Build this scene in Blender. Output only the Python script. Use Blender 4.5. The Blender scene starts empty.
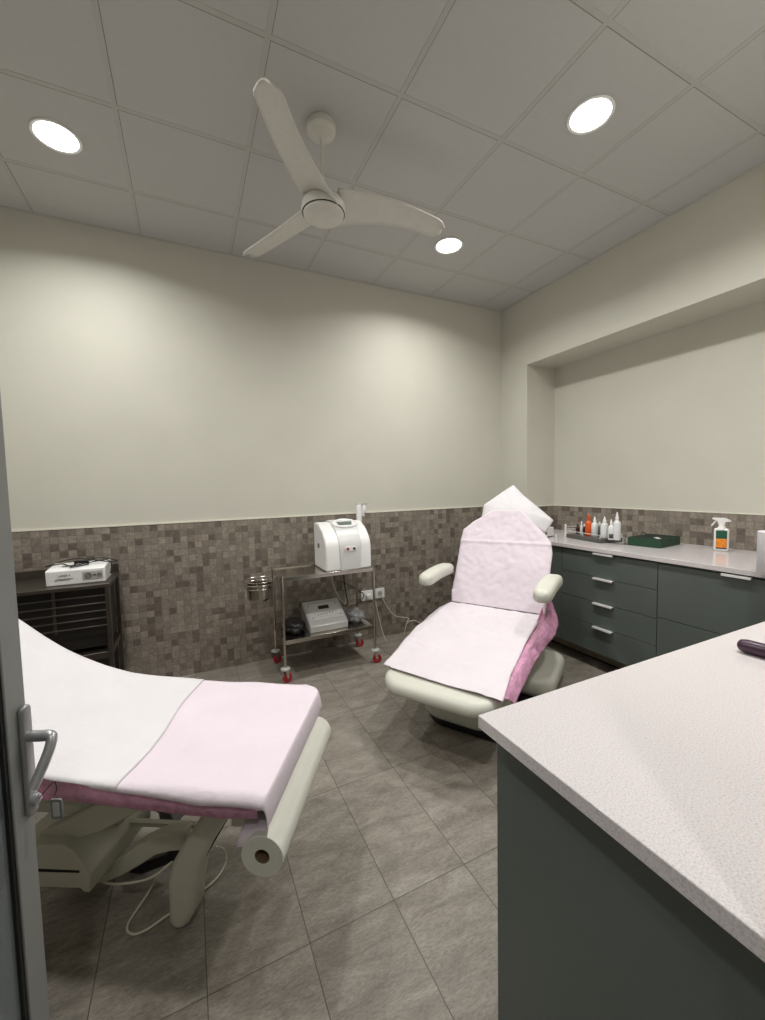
import bpy, bmesh, math, random
from mathutils import Vector, Matrix, noise
random.seed(4)
C = bpy.context.scene.collection
PI = math.pi
V = Vector

# ------------------------------------------------------------------ camera
CAM = V((-3.0674, -3.4302, 1.4381)); FPX = 406.446
YAW, PITCH, ROLL = .444, -.0628, -.0214
fwd = V((math.sin(YAW)*math.cos(PITCH), math.cos(YAW)*math.cos(PITCH), math.sin(PITCH)))
rt = V((math.cos(YAW), -math.sin(YAW), 0)); up = rt.cross(fwd)
R_ = rt*math.cos(ROLL) + up*math.sin(ROLL); U_ = up*math.cos(ROLL) - rt*math.sin(ROLL)
cd = bpy.data.cameras.new('camera'); cam = bpy.data.objects.new('camera', cd); C.objects.link(cam)
cd.sensor_fit = 'HORIZONTAL'; cd.sensor_width = 36; cd.lens = FPX*36/765; cd.clip_start = .02
m3 = Matrix((R_, U_, -fwd)).transposed(); cam.matrix_world = Matrix.Translation(CAM) @ m3.to_4x4()
bpy.context.scene.camera = cam

def ray(px, py): return fwd + R_*((px-382.5)/FPX) - U_*((py-510)/FPX)
def at(px, py, n, p):            # where the line of sight meets the plane through p with normal n
    d = ray(px, py); n = V(n); return CAM + d*((V(p)-CAM).dot(n)/d.dot(n))
def atx(px, py, x): return at(px, py, (1,0,0), (x,0,0))
def aty(px, py, y): return at(px, py, (0,1,0), (0,y,0))
def atz(px, py, z): return at(px, py, (0,0,1), (0,0,z))

# ------------------------------------------------------------------ materials
def lin(c):
    f = lambda u: (u/12.92 if u <= .04045 else ((u+.055)/1.055)**2.4)
    return tuple(f(v/255) for v in c) + (1,)
def mat(name, rgb, rough=.5, metal=0, nscale=0, namt=0, bump=0, bscale=60, spec=.5, coat=0, trans=0, alpha=1, sheen=0, ior=None, sss=0):
    m = bpy.data.materials.new(name); m.use_nodes = True
    nt = m.node_tree; b = nt.nodes['Principled BSDF']; N = nt.nodes.new; L = nt.links.new
    col = lin(rgb); b.inputs['Base Color'].default_value = col
    b.inputs['Roughness'].default_value = rough; b.inputs['Metallic'].default_value = metal
    b.inputs['Specular IOR Level'].default_value = spec; b.inputs['Coat Weight'].default_value = coat
    b.inputs['Transmission Weight'].default_value = trans; b.inputs['Alpha'].default_value = alpha
    if ior: b.inputs['IOR'].default_value = ior
    g = N('ShaderNodeNewGeometry')
    if not nscale: nscale = 25; namt = namt or .03
    n = N('ShaderNodeTexNoise'); n.inputs['Scale'].default_value = nscale; n.inputs['Detail'].default_value = 4
    L(g.outputs['Position'], n.inputs['Vector'])
    mp = N('ShaderNodeMapRange'); mp.inputs['To Min'].default_value = 1-namt; mp.inputs['To Max'].default_value = 1+namt
    mp.inputs['From Min'].default_value = .3; mp.inputs['From Max'].default_value = .7
    L(n.outputs['Fac'], mp.inputs['Value'])
    mx = N('ShaderNodeVectorMath'); mx.operation = 'SCALE'; mx.inputs[0].default_value = col[:3]
    L(mp.outputs[0], mx.inputs['Scale']); L(mx.outputs[0], b.inputs['Base Color'])
    if bump:
        n2 = N('ShaderNodeTexNoise'); n2.inputs['Scale'].default_value = bscale; n2.inputs['Detail'].default_value = 5
        L(g.outputs['Position'], n2.inputs['Vector'])
        bp = N('ShaderNodeBump'); bp.inputs['Strength'].default_value = bump; bp.inputs['Distance'].default_value = .004
        L(n2.outputs['Fac'], bp.inputs['Height']); L(bp.outputs[0], b.inputs['Normal'])
    return m
M = {}
M['wall'] = mat('wall paint', (203,201,190), .62, 0, 3, .02, .12, 180)
M['ceil'] = mat('ceiling tile', (194,193,192), .9, 0, 30, .015, .15, 300)
M['bar'] = mat('ceiling grid bar', (188,188,185), .8)
M['white_trim'] = mat('white trim', (225,222,208), .45)
M['cab'] = mat('green grey laminate', (88,96,92), .42, 0, 8, .03, .03, 200)
M['kick'] = mat('plinth', (158,146,126), .6, 0, 30, .08)
M['dark'] = mat('dark gap', (14,14,14), .8)
M['cream'] = mat('cream vinyl', (209,209,198), .42, 0, 6, .02, .06, 90)
M['bedcream'] = mat('cream painted metal', (190,188,174), .38, 0, 6, .02)
M['paper'] = mat('white paper sheet', (218,215,219), .8, 0, 7, .02, .6, 38)
M['ppaper'] = mat('pale pink paper sheet', (222,210,220), .8, 0, 5, .03, .6, 34)
M['rollp'] = mat('paper roll', (216,216,206), .85, 0, 20, .015, .08, 200)
M['plastic'] = mat('pink plastic film', (242,188,220), .18, 0, 40, .2, .9, 75, spec=.8)
_nt = M['plastic'].node_tree; _o = _nt.nodes['Material Output']; _mx = _nt.nodes.new('ShaderNodeMixShader'); _tr = _nt.nodes.new('ShaderNodeBsdfTranslucent')
_tr.inputs[0].default_value = lin((240,170,212)); _mx.inputs[0].default_value = .35
_nt.links.new(_nt.nodes['Principled BSDF'].outputs[0], _mx.inputs[1]); _nt.links.new(_tr.outputs[0], _mx.inputs[2]); _nt.links.new(_mx.outputs[0], _o.inputs[0])
M['tpaper'] = mat('tinted paper sheet', (222,214,221), .8, 0, 4, .025, .6, 36)
M['white'] = mat('white plastic', (233,233,233), .35, 0, 10, .012, coat=.2)
M['fanw'] = mat('fan white', (215,213,206), .5)
M['grey'] = mat('grey plastic', (172,172,168), .4)
M['silver'] = mat('silver device shell', (190,190,190), .35, .25)
M['midgrey'] = mat('mid grey plastic', (110,112,112), .4)
M['black'] = mat('black plastic', (20,20,21), .4)
M['steel'] = mat('stainless steel', (196,190,182), .2, 1, 12, .05)
M['dsteel'] = mat('dark steel', (98,92,86), .38, .85, 12, .1)
M['cartdark'] = mat('dark shelf', (34,31,29), .5, 0, 10, .15)
M['red'] = mat('red wheel', (165,28,42), .35)
M['alu'] = mat('door aluminium', (150,152,150), .45, .3, 4, .04)
M['handle'] = mat('grey metal handle', (165,166,168), .32, .6)
M['chrome'] = mat('bright handle', (238,238,238), .3, .3)
M['orange'] = mat('orange bottle', (214,88,30), .35)
M['green'] = mat('green box', (28,66,44), .5, 0, 15, .1)
M['labelg'] = mat('label green', (28,84,62), .5)
M['labelo'] = mat('label orange', (232,140,46), .5, 0, 60, .2)
M['tray'] = mat('grey tray', (86,84,82), .45, 0, 20, .1)
M['plum'] = mat('plum case', (62,36,56), .35)
M['cable'] = mat('beige cable', (205,200,182), .5)
M['bag'] = mat('clear grey bag', (130,132,134), .25, 0, 20, .3, .8, 25)
M['brown'] = mat('dark red bottle', (60,20,22), .3)
M['clear'] = mat('white frosted plastic', (222,224,226), .3)
M['ink'] = mat('print ink', (62,62,66), .6)
def glass_mat():
    m = bpy.data.materials.new('tinted glass with painted reflection'); m.use_nodes = True; nt = m.node_tree
    for n in list(nt.nodes): nt.nodes.remove(n)
    N = nt.nodes.new; L = nt.links.new
    o = N('ShaderNodeOutputMaterial'); mix = N('ShaderNodeMixShader'); t = N('ShaderNodeBsdfTransparent'); g = N('ShaderNodeBsdfGlossy')
    fr = N('ShaderNodeFresnel'); fr.inputs['IOR'].default_value = 1.6
    t.inputs['Color'].default_value = (.86,.89,.91,1); g.inputs['Roughness'].default_value = .03
    df = N('ShaderNodeBsdfDiffuse'); df.inputs[0].default_value = (.55,.62,.66,1); m2 = N('ShaderNodeMixShader'); m2.inputs[0].default_value = .3; L(t.outputs[0], m2.inputs[1]); L(df.outputs[0], m2.inputs[2])  # pale diffuse share painted in for the lit corridor's reflection
    L(fr.outputs[0], mix.inputs[0]); L(m2.outputs[0], mix.inputs[1]); L(g.outputs[0], mix.inputs[2]); L(mix.outputs[0], o.inputs[0])
    return m
M['glass'] = glass_mat()
def emis(name, rgb, s):
    m = bpy.data.materials.new(name); m.use_nodes = True; nt = m.node_tree; b = nt.nodes['Principled BSDF']
    b.inputs['Base Color'].default_value = (.8,.8,.8,1); b.inputs['Emission Color'].default_value = rgb + (1,); b.inputs['Emission Strength'].default_value = s
    return m
M['lamp'] = emis('lamp diffuser', (1,.96,.9), 14)

def math_node(nt, op, a=None, b=None, av=None, bv=None):
    n = nt.nodes.new('ShaderNodeMath'); n.operation = op
    if a is not None: nt.links.new(a, n.inputs[0])
    if b is not None: nt.links.new(b, n.inputs[1])
    if av is not None: n.inputs[0].default_value = av
    if bv is not None: n.inputs[1].default_value = bv
    return n.outputs[0]

def mosaic():
    m = bpy.data.materials.new('mosaic wall tile'); m.use_nodes = True; nt = m.node_tree; b = nt.nodes['Principled BSDF']
    N = nt.nodes.new; L = nt.links.new
    g = N('ShaderNodeNewGeometry'); s = N('ShaderNodeSeparateXYZ'); L(g.outputs['Position'], s.inputs[0])
    u = math_node(nt, 'ADD', s.outputs['X'], s.outputs['Y']); T = .0492
    us = math_node(nt, 'DIVIDE', u, bv=T); zs = math_node(nt, 'DIVIDE', math_node(nt, 'ADD', s.outputs['Z'], bv=.001), bv=T)
    # every second course is a little shifted
    fu = math_node(nt, 'FLOOR', us); fz = math_node(nt, 'FLOOR', zs)
    c = N('ShaderNodeCombineXYZ'); L(fu, c.inputs[0]); L(fz, c.inputs[1])
    wn = N('ShaderNodeTexWhiteNoise'); wn.noise_dimensions = '3D'; L(c.outputs[0], wn.inputs['Vector'])
    # larger 2x2 tiles here and there share one tone
    c2 = N('ShaderNodeCombineXYZ'); L(math_node(nt, 'FLOOR', math_node(nt, 'DIVIDE', fu, bv=6)), c2.inputs[0]); L(math_node(nt, 'FLOOR', math_node(nt, 'DIVIDE', fz, bv=6)), c2.inputs[1])
    w2 = N('ShaderNodeTexWhiteNoise'); L(c2.outputs[0], w2.inputs['Vector'])
    r = N('ShaderNodeValToRGB'); L(wn.outputs['Value'], r.inputs[0])
    e = r.color_ramp.elements; e[0].position = 0; e[0].color = lin((102,93,85)); e[1].position = 1; e[1].color = lin((150,141,130))
    for p, col in ((.12,(106,96,88)),(.2,(124,115,106)),(.5,(134,126,116)),(.8,(142,133,122))):
        k = e.new(p); k.color = lin(col)
    n = N('ShaderNodeTexNoise'); n.inputs['Scale'].default_value = 55; n.inputs['Detail'].default_value = 6; L(g.outputs['Position'], n.inputs['Vector'])
    mr = N('ShaderNodeMapRange'); mr.inputs['From Min'].default_value = .3; mr.inputs['From Max'].default_value = .7; mr.inputs['To Min'].default_value = .78; mr.inputs['To Max'].default_value = 1.2; L(n.outputs['Fac'], mr.inputs['Value'])
    mx = N('ShaderNodeVectorMath'); mx.operation = 'SCALE'; L(r.outputs[0], mx.inputs[0]); L(mr.outputs[0], mx.inputs['Scale'])
    # grout
    du = math_node(nt, 'PINGPONG', us, bv=.5); dz = math_node(nt, 'PINGPONG', zs, bv=.5)
    mn = math_node(nt, 'MINIMUM', du, dz); gm = N('ShaderNodeMapRange'); gm.inputs['From Min'].default_value = .018; gm.inputs['From Max'].default_value = .045; L(mn, gm.inputs['Value'])
    mix = N('ShaderNodeMix'); mix.data_type = 'RGBA'; L(gm.outputs[0], mix.inputs[0]); mix.inputs[6].default_value = lin((116,107,98)); L(mx.outputs[0], mix.inputs[7])
    L(mix.outputs[2], b.inputs['Base Color']); b.inputs['Roughness'].default_value = .48
    bp = N('ShaderNodeBump'); bp.inputs['Strength'].default_value = .5; bp.inputs['Distance'].default_value = .002
    h = math_node(nt, 'ADD', gm.outputs[0], math_node(nt, 'MULTIPLY', n.outputs['Fac'], bv=.6)); L(h, bp.inputs['Height']); L(bp.outputs[0], b.inputs['Normal'])
    return m
M['mosaic'] = mosaic()
def floor_mat():
    m = bpy.data.materials.new('stone floor tile'); m.use_nodes = True; nt = m.node_tree; b = nt.nodes['Principled BSDF']
    N = nt.nodes.new; L = nt.links.new
    g = N('ShaderNodeNewGeometry'); s = N('ShaderNodeSeparateXYZ'); L(g.outputs['Position'], s.inputs[0])
    xs = math_node(nt, 'DIVIDE', math_node(nt, 'ADD', s.outputs['X'], bv=2.49), bv=.2975)
    ys = math_node(nt, 'DIVIDE', math_node(nt, 'ADD', s.outputs['Y'], bv=2.242), bv=.59)
    fx = math_node(nt, 'FLOOR', xs); fy = math_node(nt, 'FLOOR', ys)
    c = N('ShaderNodeCombineXYZ'); L(fx, c.inputs[0]); L(fy, c.inputs[1])
    wn = N('ShaderNodeTexWhiteNoise'); L(c.outputs[0], wn.inputs['Vector'])
    # tile-wise offset so each slab carries its own vein
    off = N('ShaderNodeVectorMath'); off.operation = 'SCALE'; off.inputs['Scale'].default_value = 5; L(wn.outputs['Color'], off.inputs[0])
    ad = N('ShaderNodeVectorMath'); ad.operation = 'ADD'; L(g.outputs['Position'], ad.inputs[0]); L(off.outputs[0], ad.inputs[1])
    mp = N('ShaderNodeMapping'); mp.inputs['Rotation'].default_value = (0,0,.9); mp.inputs['Scale'].default_value = (1,3.2,1); L(ad.outputs[0], mp.inputs[0])
    n1 = N('ShaderNodeTexNoise'); n1.inputs['Scale'].default_value = 4.5; n1.inputs['Detail'].default_value = 12; n1.inputs['Roughness'].default_value = .72; n1.inputs['Distortion'].default_value = .6; L(mp.outputs[0], n1.inputs['Vector'])
    n2 = N('ShaderNodeTexNoise'); n2.inputs['Scale'].default_value = 60; n2.inputs['Detail'].default_value = 8; n2.inputs['Roughness'].default_value = .75; L(mp.outputs[0], n2.inputs['Vector'])
    r = N('ShaderNodeValToRGB'); L(n1.outputs['Fac'], r.inputs[0]); e = r.color_ramp.elements
    e[0].position = .3; e[0].color = lin((108,101,93)); e[1].position = .72; e[1].color = lin((158,152,143)); k = e.new(.5); k.color = lin((134,127,118))
    mr = N('ShaderNodeMapRange'); mr.inputs['From Min'].default_value = .3; mr.inputs['From Max'].default_value = .7; mr.inputs['To Min'].default_value = .62; mr.inputs['To Max'].default_value = 1.34; L(n2.outputs['Fac'], mr.inputs['Value'])
    tv = N('ShaderNodeMapRange'); tv.inputs['To Min'].default_value = .93; tv.inputs['To Max'].default_value = 1.06; L(wn.outputs['Value'], tv.inputs['Value'])
    mx = N('ShaderNodeVectorMath'); mx.operation = 'SCALE'; L(r.outputs[0], mx.inputs[0]); L(math_node(nt, 'MULTIPLY', mr.outputs[0], tv.outputs[0]), mx.inputs['Scale'])
    dx = math_node(nt, 'MULTIPLY', math_node(nt, 'PINGPONG', xs, bv=.5), bv=.2975); dy = math_node(nt, 'MULTIPLY', math_node(nt, 'PINGPONG', ys, bv=.5), bv=.59)
    gm = N('ShaderNodeMapRange'); gm.inputs['From Min'].default_value = .0009; gm.inputs['From Max'].default_value = .002; L(math_node(nt, 'MINIMUM', dx, dy), gm.inputs['Value'])
    mix = N('ShaderNodeMix'); mix.data_type = 'RGBA'; L(gm.outputs[0], mix.inputs[0]); mix.inputs[6].default_value = lin((78,72,64)); L(mx.outputs[0], mix.inputs[7])
    L(mix.outputs[2], b.inputs['Base Color']); b.inputs['Roughness'].default_value = .5
    bp = N('ShaderNodeBump'); bp.inputs['Strength'].default_value = .25; bp.inputs['Distance'].default_value = .003; L(math_node(nt, 'ADD', n2.outputs['Fac'], gm.outputs[0]), bp.inputs['Height']); L(bp.outputs[0], b.inputs['Normal'])
    return m
M['floor'] = floor_mat()
def quartz():
    m = bpy.data.materials.new('speckled quartz'); m.use_nodes = True; nt = m.node_tree; b = nt.nodes['Principled BSDF']
    N = nt.nodes.new; L = nt.links.new; g = N('ShaderNodeNewGeometry')
    n = N('ShaderNodeTexNoise'); n.inputs['Scale'].default_value = 300; n.inputs['Detail'].default_value = 3; L(g.outputs['Position'], n.inputs['Vector'])
    r = N('ShaderNodeValToRGB'); L(n.outputs['Fac'], r.inputs[0]); e = r.color_ramp.elements
    e[0].position = .34; e[0].color = lin((192,187,189)); e[1].position = .62; e[1].color = lin((218,212,214)); k = e.new(.46); k.color = lin((209,203,205))
    L(r.outputs[0], b.inputs['Base Color']); b.inputs['Roughness'].default_value = .13; b.inputs['Specular IOR Level'].default_value = .5
    return m
M['quartz'] = quartz()

# ------------------------------------------------------------------ mesh helpers
def link(name, bm, m, parent=None, smooth=True, bevel=0, segs=2, angle=35, label=None):
    bmesh.ops.recalc_face_normals(bm, faces=bm.faces)
    me = bpy.data.meshes.new(name); bm.to_mesh(me); bm.free()
    me.materials.append(m)
    if smooth:
        me.polygons.foreach_set('use_smooth', [True]*len(me.polygons)); me.set_sharp_from_angle(angle=math.radians(angle))
    o = bpy.data.objects.new(name, me); C.objects.link(o)
    if bevel:
        b = o.modifiers.new('bevel', 'BEVEL'); b.width = bevel; b.segments = segs; b.limit_method = 'ANGLE'; b.angle_limit = math.radians(40)
    if parent is not None:
        o.parent = parent; o.matrix_parent_inverse = Matrix.Translation(parent_world(parent)).inverted()
    if label: o['label'] = label
    return o
def parent_world(p):
    return V(p.location) if p.type == 'EMPTY' else V((0,0,0))
def thing(name, label, cat, loc, group=None):
    o = bpy.data.objects.new(name, None); C.objects.link(o); o.location = loc; o.empty_display_size = .05
    return tag(o, label, cat, group)
def tag(o, label, cat, group=None):
    o['label'] = label; o['category'] = cat
    if group: o['group'] = group
    return o
def struct(o, label=None):
    o['kind'] = 'structure'
    if label: o['label'] = label
    return o
def nb(): return bmesh.new()
def box(bm, x0, x1, y0, y1, z0, z1, f=None):
    f = f or (lambda a, b, c: V((a, b, c)))
    v = [bm.verts.new(f(x, y, z)) for x in (x0, x1) for y in (y0, y1) for z in (z0, z1)]
    for q in ((0,1,3,2),(4,6,7,5),(0,4,5,1),(2,3,7,6),(0,2,6,4),(1,5,7,3)): bm.faces.new([v[i] for i in q])
    return bm
def prism(bm, pts, d):           # closed 3D outline moved along d
    d = V(d); a = [bm.verts.new(p) for p in pts]; b = [bm.verts.new(V(p)+d) for p in pts]; n = len(a)
    bm.faces.new(a); bm.faces.new(list(reversed(b)))
    for i in range(n): bm.faces.new((a[i], b[i], b[(i+1) % n], a[(i+1) % n]))
    return bm
def tube(bm, pts, r, n=10, cap=True):
    pts = [V(p) for p in pts]; rr = r if isinstance(r, (list, tuple)) else [r]*len(pts)
    rings = []; prev = None
    for i, p in enumerate(pts):
        t = (pts[min(i+1, len(pts)-1)] - pts[max(i-1, 0)]).normalized()
        if prev is None: a = t.orthogonal().normalized()
        else: a = (prev - t*prev.dot(t)).normalized()
        prev = a; b = t.cross(a)
        rings.append([bm.verts.new(p + (a*math.cos(2*PI*k/n) + b*math.sin(2*PI*k/n))*rr[i]) for k in range(n)])
    for i in range(len(rings)-1):
        for k in range(n): bm.faces.new((rings[i][k], rings[i][(k+1) % n], rings[i+1][(k+1) % n], rings[i+1][k]))
    if cap: bm.faces.new(list(reversed(rings[0]))); bm.faces.new(rings[-1])
    return bm
def smoothpath(pts, k=6):
    pts = [V(p) for p in pts]; out = []
    for i in range(len(pts)-1):
        p0 = pts[max(i-1, 0)]; p1 = pts[i]; p2 = pts[i+1]; p3 = pts[min(i+2, len(pts)-1)]
        for j in range(k):
            t = j/k; out.append(.5*((2*p1) + (p2-p0)*t + (2*p0-5*p1+4*p2-p3)*t*t + (3*p1-p0-3*p2+p3)*t**3))
    out.append(pts[-1]); return out
def lathe(bm, prof, c, n=28, axis=(0,0,1), cap=True):   # prof: (radius, height)
    c = V(c); ax = V(axis).normalized(); a = ax.orthogonal().normalized(); b = ax.cross(a); rings = []
    for r, h in prof: rings.append([bm.verts.new(c + ax*h + (a*math.cos(2*PI*k/n) + b*math.sin(2*PI*k/n))*max(r, 1e-4)) for k in range(n)])
    for i in range(len(rings)-1):
        for k in range(n): bm.faces.new((rings[i][k], rings[i][(k+1) % n], rings[i+1][(k+1) % n], rings[i+1][k]))
    if cap: bm.faces.new(list(reversed(rings[0]))); bm.faces.new(rings[-1])
    return bm
def rrect(x0, x1, y0, y1, r, n=6):
    out = []
    for cx, cy, a0 in ((x1-r, y1-r, 0), (x0+r, y1-r, 90), (x0+r, y0+r, 180), (x1-r, y0+r, 270)):
        for k in range(n+1):
            a = math.radians(a0 + 90*k/n); out.append((cx + r*math.cos(a), cy + r*math.sin(a)))
    return out
def offset2(poly, d):
    n = len(poly); out = []
    for i in range(n):
        p = V((*poly[i], 0)); e1 = (p - V((*poly[i-1], 0))); e2 = (V((*poly[(i+1) % n], 0)) - p)
        if e1.length < 1e-7: e1 = e2
        if e2.length < 1e-7: e2 = e1
        t = (e1.normalized() + e2.normalized()).normalized(); nrm = V((t.y, -t.x, 0)); out.append((p.x + nrm.x*d, p.y + nrm.y*d))
    return out
def slab(bm, poly, h0, h1, r, f, k=4):   # padded slab: outline poly (ccw), height h0..h1, edge radius r, mapped by f(u,v,h)
    prof = [(-r*(1-math.sin(PI/2*i/k)), h0 + r*(1-math.cos(PI/2*i/k))) for i in range(k+1)]
    prof += [(-r*(1-math.cos(PI/2*i/k)), h1 - r*(1-math.sin(PI/2*i/k))) for i in range(k+1)]
    rings = []
    for d, h in prof: rings.append([bm.verts.new(f(u, v, h)) for u, v in offset2(poly, d)])
    n = len(poly)
    for i in range(len(rings)-1):
        for j in range(n): bm.faces.new((rings[i][j], rings[i][(j+1) % n], rings[i+1][(j+1) % n], rings[i+1][j]))
    # caps as fans so that a bent slab keeps its shape
    for ring, rev in ((rings[0], True), (rings[-1], False)):
        c = sum((v.co for v in ring), V())/n; cv = bm.verts.new(c)
        for j in range(n): bm.faces.new((ring[j], ring[(j+1) % n], cv))
    return bm
def grid(bm, f, nu, nv):
    v = [[bm.verts.new(f(i/nu, j/nv)) for j in range(nv+1)] for i in range(nu+1)]
    for i in range(nu):
        for j in range(nv): bm.faces.new((v[i][j], v[i+1][j], v[i+1][j+1], v[i][j+1]))
    return bm
def cloth(name, f, nu, nv, m, parent=None, th=.0015, label=None):
    bm = grid(nb(), f, nu, nv); o = link(name, bm, m, parent, angle=60, label=label)
    s = o.modifiers.new('thick', 'SOLIDIFY'); s.thickness = th; s.offset = 0
    return o
def textobj(name, body, size, mtx, m, parent):
    cu = bpy.data.curves.new(name, 'FONT'); cu.body = body; cu.size = size; cu.extrude = .0004; cu.align_x = 'CENTER'; cu.align_y = 'CENTER'
    t = bpy.data.objects.new(name+'_tmp', cu); C.objects.link(t)
    dg = bpy.context.evaluated_depsgraph_get(); me = bpy.data.meshes.new_from_object(t.evaluated_get(dg)); bpy.data.objects.remove(t)
    me.transform(mtx); me.materials.clear(); me.materials.append(m)
    o = bpy.data.objects.new(name, me); C.objects.link(o)
    o.parent = parent; o.matrix_parent_inverse = Matrix.Translation(parent_world(parent)).inverted(); return o
def frame(o, ux, uy):            # matrix: local x -> ux, local y -> uy
    ux = V(ux).normalized(); uy = V(uy).normalized(); uz = ux.cross(uy)
    m = Matrix((ux, uy, uz)).transposed().to_4x4(); m.translation = V(o); return m

# ------------------------------------------------------------------ room
H = 3.233; XL = -4.62; YF = -3.24; YC = -5.2; XE = .38; ZN = 2.585; YN = -.366; ZW = 1.18
struct(link('floor', box(nb(), XL-.15, XE+.2, YC-.1, .15, -.1, 0), M['floor'], smooth=False), 'brown grey stone-look tiled floor')
struct(link('ceiling', box(nb(), XL-.15, XE+.2, YC-.1, .15, H, H+.1), M['ceil'], smooth=False), 'pale suspended ceiling of square panels')
struct(link('wall_back', box(nb(), XL-.15, .6, 0, .15, 0, H), M['wall'], smooth=False), 'cream back wall')
struct(link('wall_left', box(nb(), XL-.15, XL, YC, 0, 0, H), M['wall'], smooth=False), 'cream left wall')
bm = nb()                                     # right wall with its long recess
box(bm, 0, .55, YN, 0, 0, H); box(bm, XE, .55, YF, YN, 0, H); box(bm, 0, XE, YF, YN, ZN, H); box(bm, 0, XE, YF, YF+.02, 0, ZN)
struct(link('wall_right', bm, M['wall'], smooth=False), 'cream right wall with a long recess above the worktop')
bm = nb()                                     # front wall with the doorway the picture is taken from
DX0, DX1 = -3.93, -2.5
box(bm, XL, DX0, YF-.12, YF, 0, H); box(bm, DX1, .55, YF-.12, YF, 0, H); box(bm, DX0, DX1, YF-.12, YF, 2.2, H)
struct(link('wall_front', bm, M['wall'], smooth=False), 'cream front wall with doorway')
bm = box(nb(), XL-.15, .55, YC-.1, YC, 0, H); box(bm, .4, .55, YC, YF-.12, 0, H)
struct(link('wall_corridor', bm, M['wall'], smooth=False), 'cream corridor wall behind the doorway')
# ceiling grid bars
bm = nb(); c0, r0 = .297, .4831
for k in range(9):
    x = -(c0 + .6*k); box(bm, x-.011, x+.011, YF, 0, H-.0015, H+.001)
for j in range(6):
    y = -(r0 + .6*j)
    xs = [XL] + [-(c0+.6*k) for k in range(8, -1, -1) if -(c0+.6*k) > XL] + [0]
    for a, b in zip(xs[:-1], xs[1:]): box(bm, a+.011, b-.011, y-.011, y+.011, H-.0013, H+.001)
box(bm, XL, 0, -.018, 0, H-.004, H+.001); box(bm, -.018, 0, YF, -.018, H-.004, H+.001)
struct(link('trim_1', bm, M['bar'], smooth=False), 'pale metal grid bars between the ceiling panels')
# shadow gaps along the bars
bm = nb()
for j in range(5):
    y = -(r0 + .6*j); box(bm, XL, 0, y+.011, y+.0145, H-.001, H+.001)
for k in range(8):
    x = -(c0 + .6*k); box(bm, x+.011, x+.014, YF, 0, H-.001, H+.001)
struct(link('trim_2', bm, mat('panel joint', (132,130,124), .9), smooth=False), 'thin dark joints of the ceiling panels')
# mosaic dado
bm = nb(); t = .009
box(bm, XL, 0, -t, 0, 0, ZW); box(bm, -t, 0, YN, -t, 0, ZW); box(bm, -t, XE-t, YN-t, YN, 0, ZW); box(bm, XE-t, XE, YF, YN, 0, ZW)
box(bm, XL, XL+t, YF, -t, 0, ZW)
struct(link('trim_3', bm, M['mosaic'], smooth=False), 'brown mosaic tile dado around the walls')
bm = nb(); t2 = .012
box(bm, XL, 0, -t2, 0, ZW, ZW+.009); box(bm, -t2, 0, YN-t2, -t2, ZW, ZW+.009); box(bm, 0, XE, YN-t2, YN, ZW, ZW+.009); box(bm, XE-t2, XE, YF, YN-t2, ZW, ZW+.009)
struct(link('trim_4', bm, M['white_trim'], smooth=False), 'thin white strip along the top of the tiles')

# ------------------------------------------------------------------ downlights
def downlight(x, y, lab, power):
    t_ = thing('ceiling_downlight', lab, 'ceiling light', (x, y, H), 'round recessed ceiling lights')
    link('light_ring', lathe(nb(), [(.098,-.001),(.108,-.004),(.104,-.009),(.092,-.006),(.092,-.001)], (x,y,H), 40, cap=False), M['white'], t_)
    link('light_diffuser', lathe(nb(), [(.092,-.0035),(.092,-.005)], (x,y,H), 40), M['lamp'], t_)
    d = bpy.data.lights.new('downlight lamp', 'AREA'); d.shape = 'DISK'; d.size = .18; d.energy = power; d.color = (1,.988,.95); d.spread = math.radians(150)
    o = bpy.data.objects.new('lamp_glow', d); C.objects.link(o); o.parent = t_; o.location = (0,0,-.0075)
PW = 18.5
downlight(-3.587, -.775, 'round recessed ceiling light lit at the far left of the fan', PW)
downlight(-1.195, -1.975, 'round recessed ceiling light nearest the camera on the right', PW)
downlight(-1.205, -.78, 'small looking round ceiling light just past the fan blade tip', PW)
downlight(-3.587, -1.975, 'round recessed ceiling light above the treatment couch', PW)
downlight(-1.195, -2.95, 'added unseen ceiling light brightening the island worktop', PW)  # extra lamp out of view, put in to brighten the island
downlight(-3.3, -4.4, 'added unseen ceiling light giving fill from the corridor', PW*.7)  # made-up corridor lamp, fill light through the doorway

# ------------------------------------------------------------------ ceiling fan
fc = atz(321, 124, H); fx, fy = fc.x, fc.y; zh = 2.83
fan = thing('ceiling_fan', 'white three-bladed ceiling fan hanging on a short rod', 'ceiling fan', (fx, fy, H))
link('canopy', lathe(nb(), [(.066,0),(.072,-.01),(.072,-.035),(.06,-.052),(.03,-.062),(.014,-.070)], (fx,fy,H), 36), M['fanw'], fan)
link('down_rod', tube(nb(), [(fx,fy,H-.06),(fx,fy,zh+.05)], .0095, 14), M['fanw'], fan)
link('motor_housing', lathe(nb(), [(.012,.085),(.03,.07),(.085,.045),(.108,.015),(.112,-.01),(.106,-.024)], (fx,fy,zh), 44), M['fanw'], fan)
link('hub_ring', lathe(nb(), [(.106,-.022),(.1065,-.027),(.102,-.027)], (fx,fy,zh), 44), M['ink'], fan)
link('hub_cap', lathe(nb(), [(.102,-.024),(.100,-.036),(.085,-.047),(.05,-.054),(.002,-.057)], (fx,fy,zh), 44), M['fanw'], fan)
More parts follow.
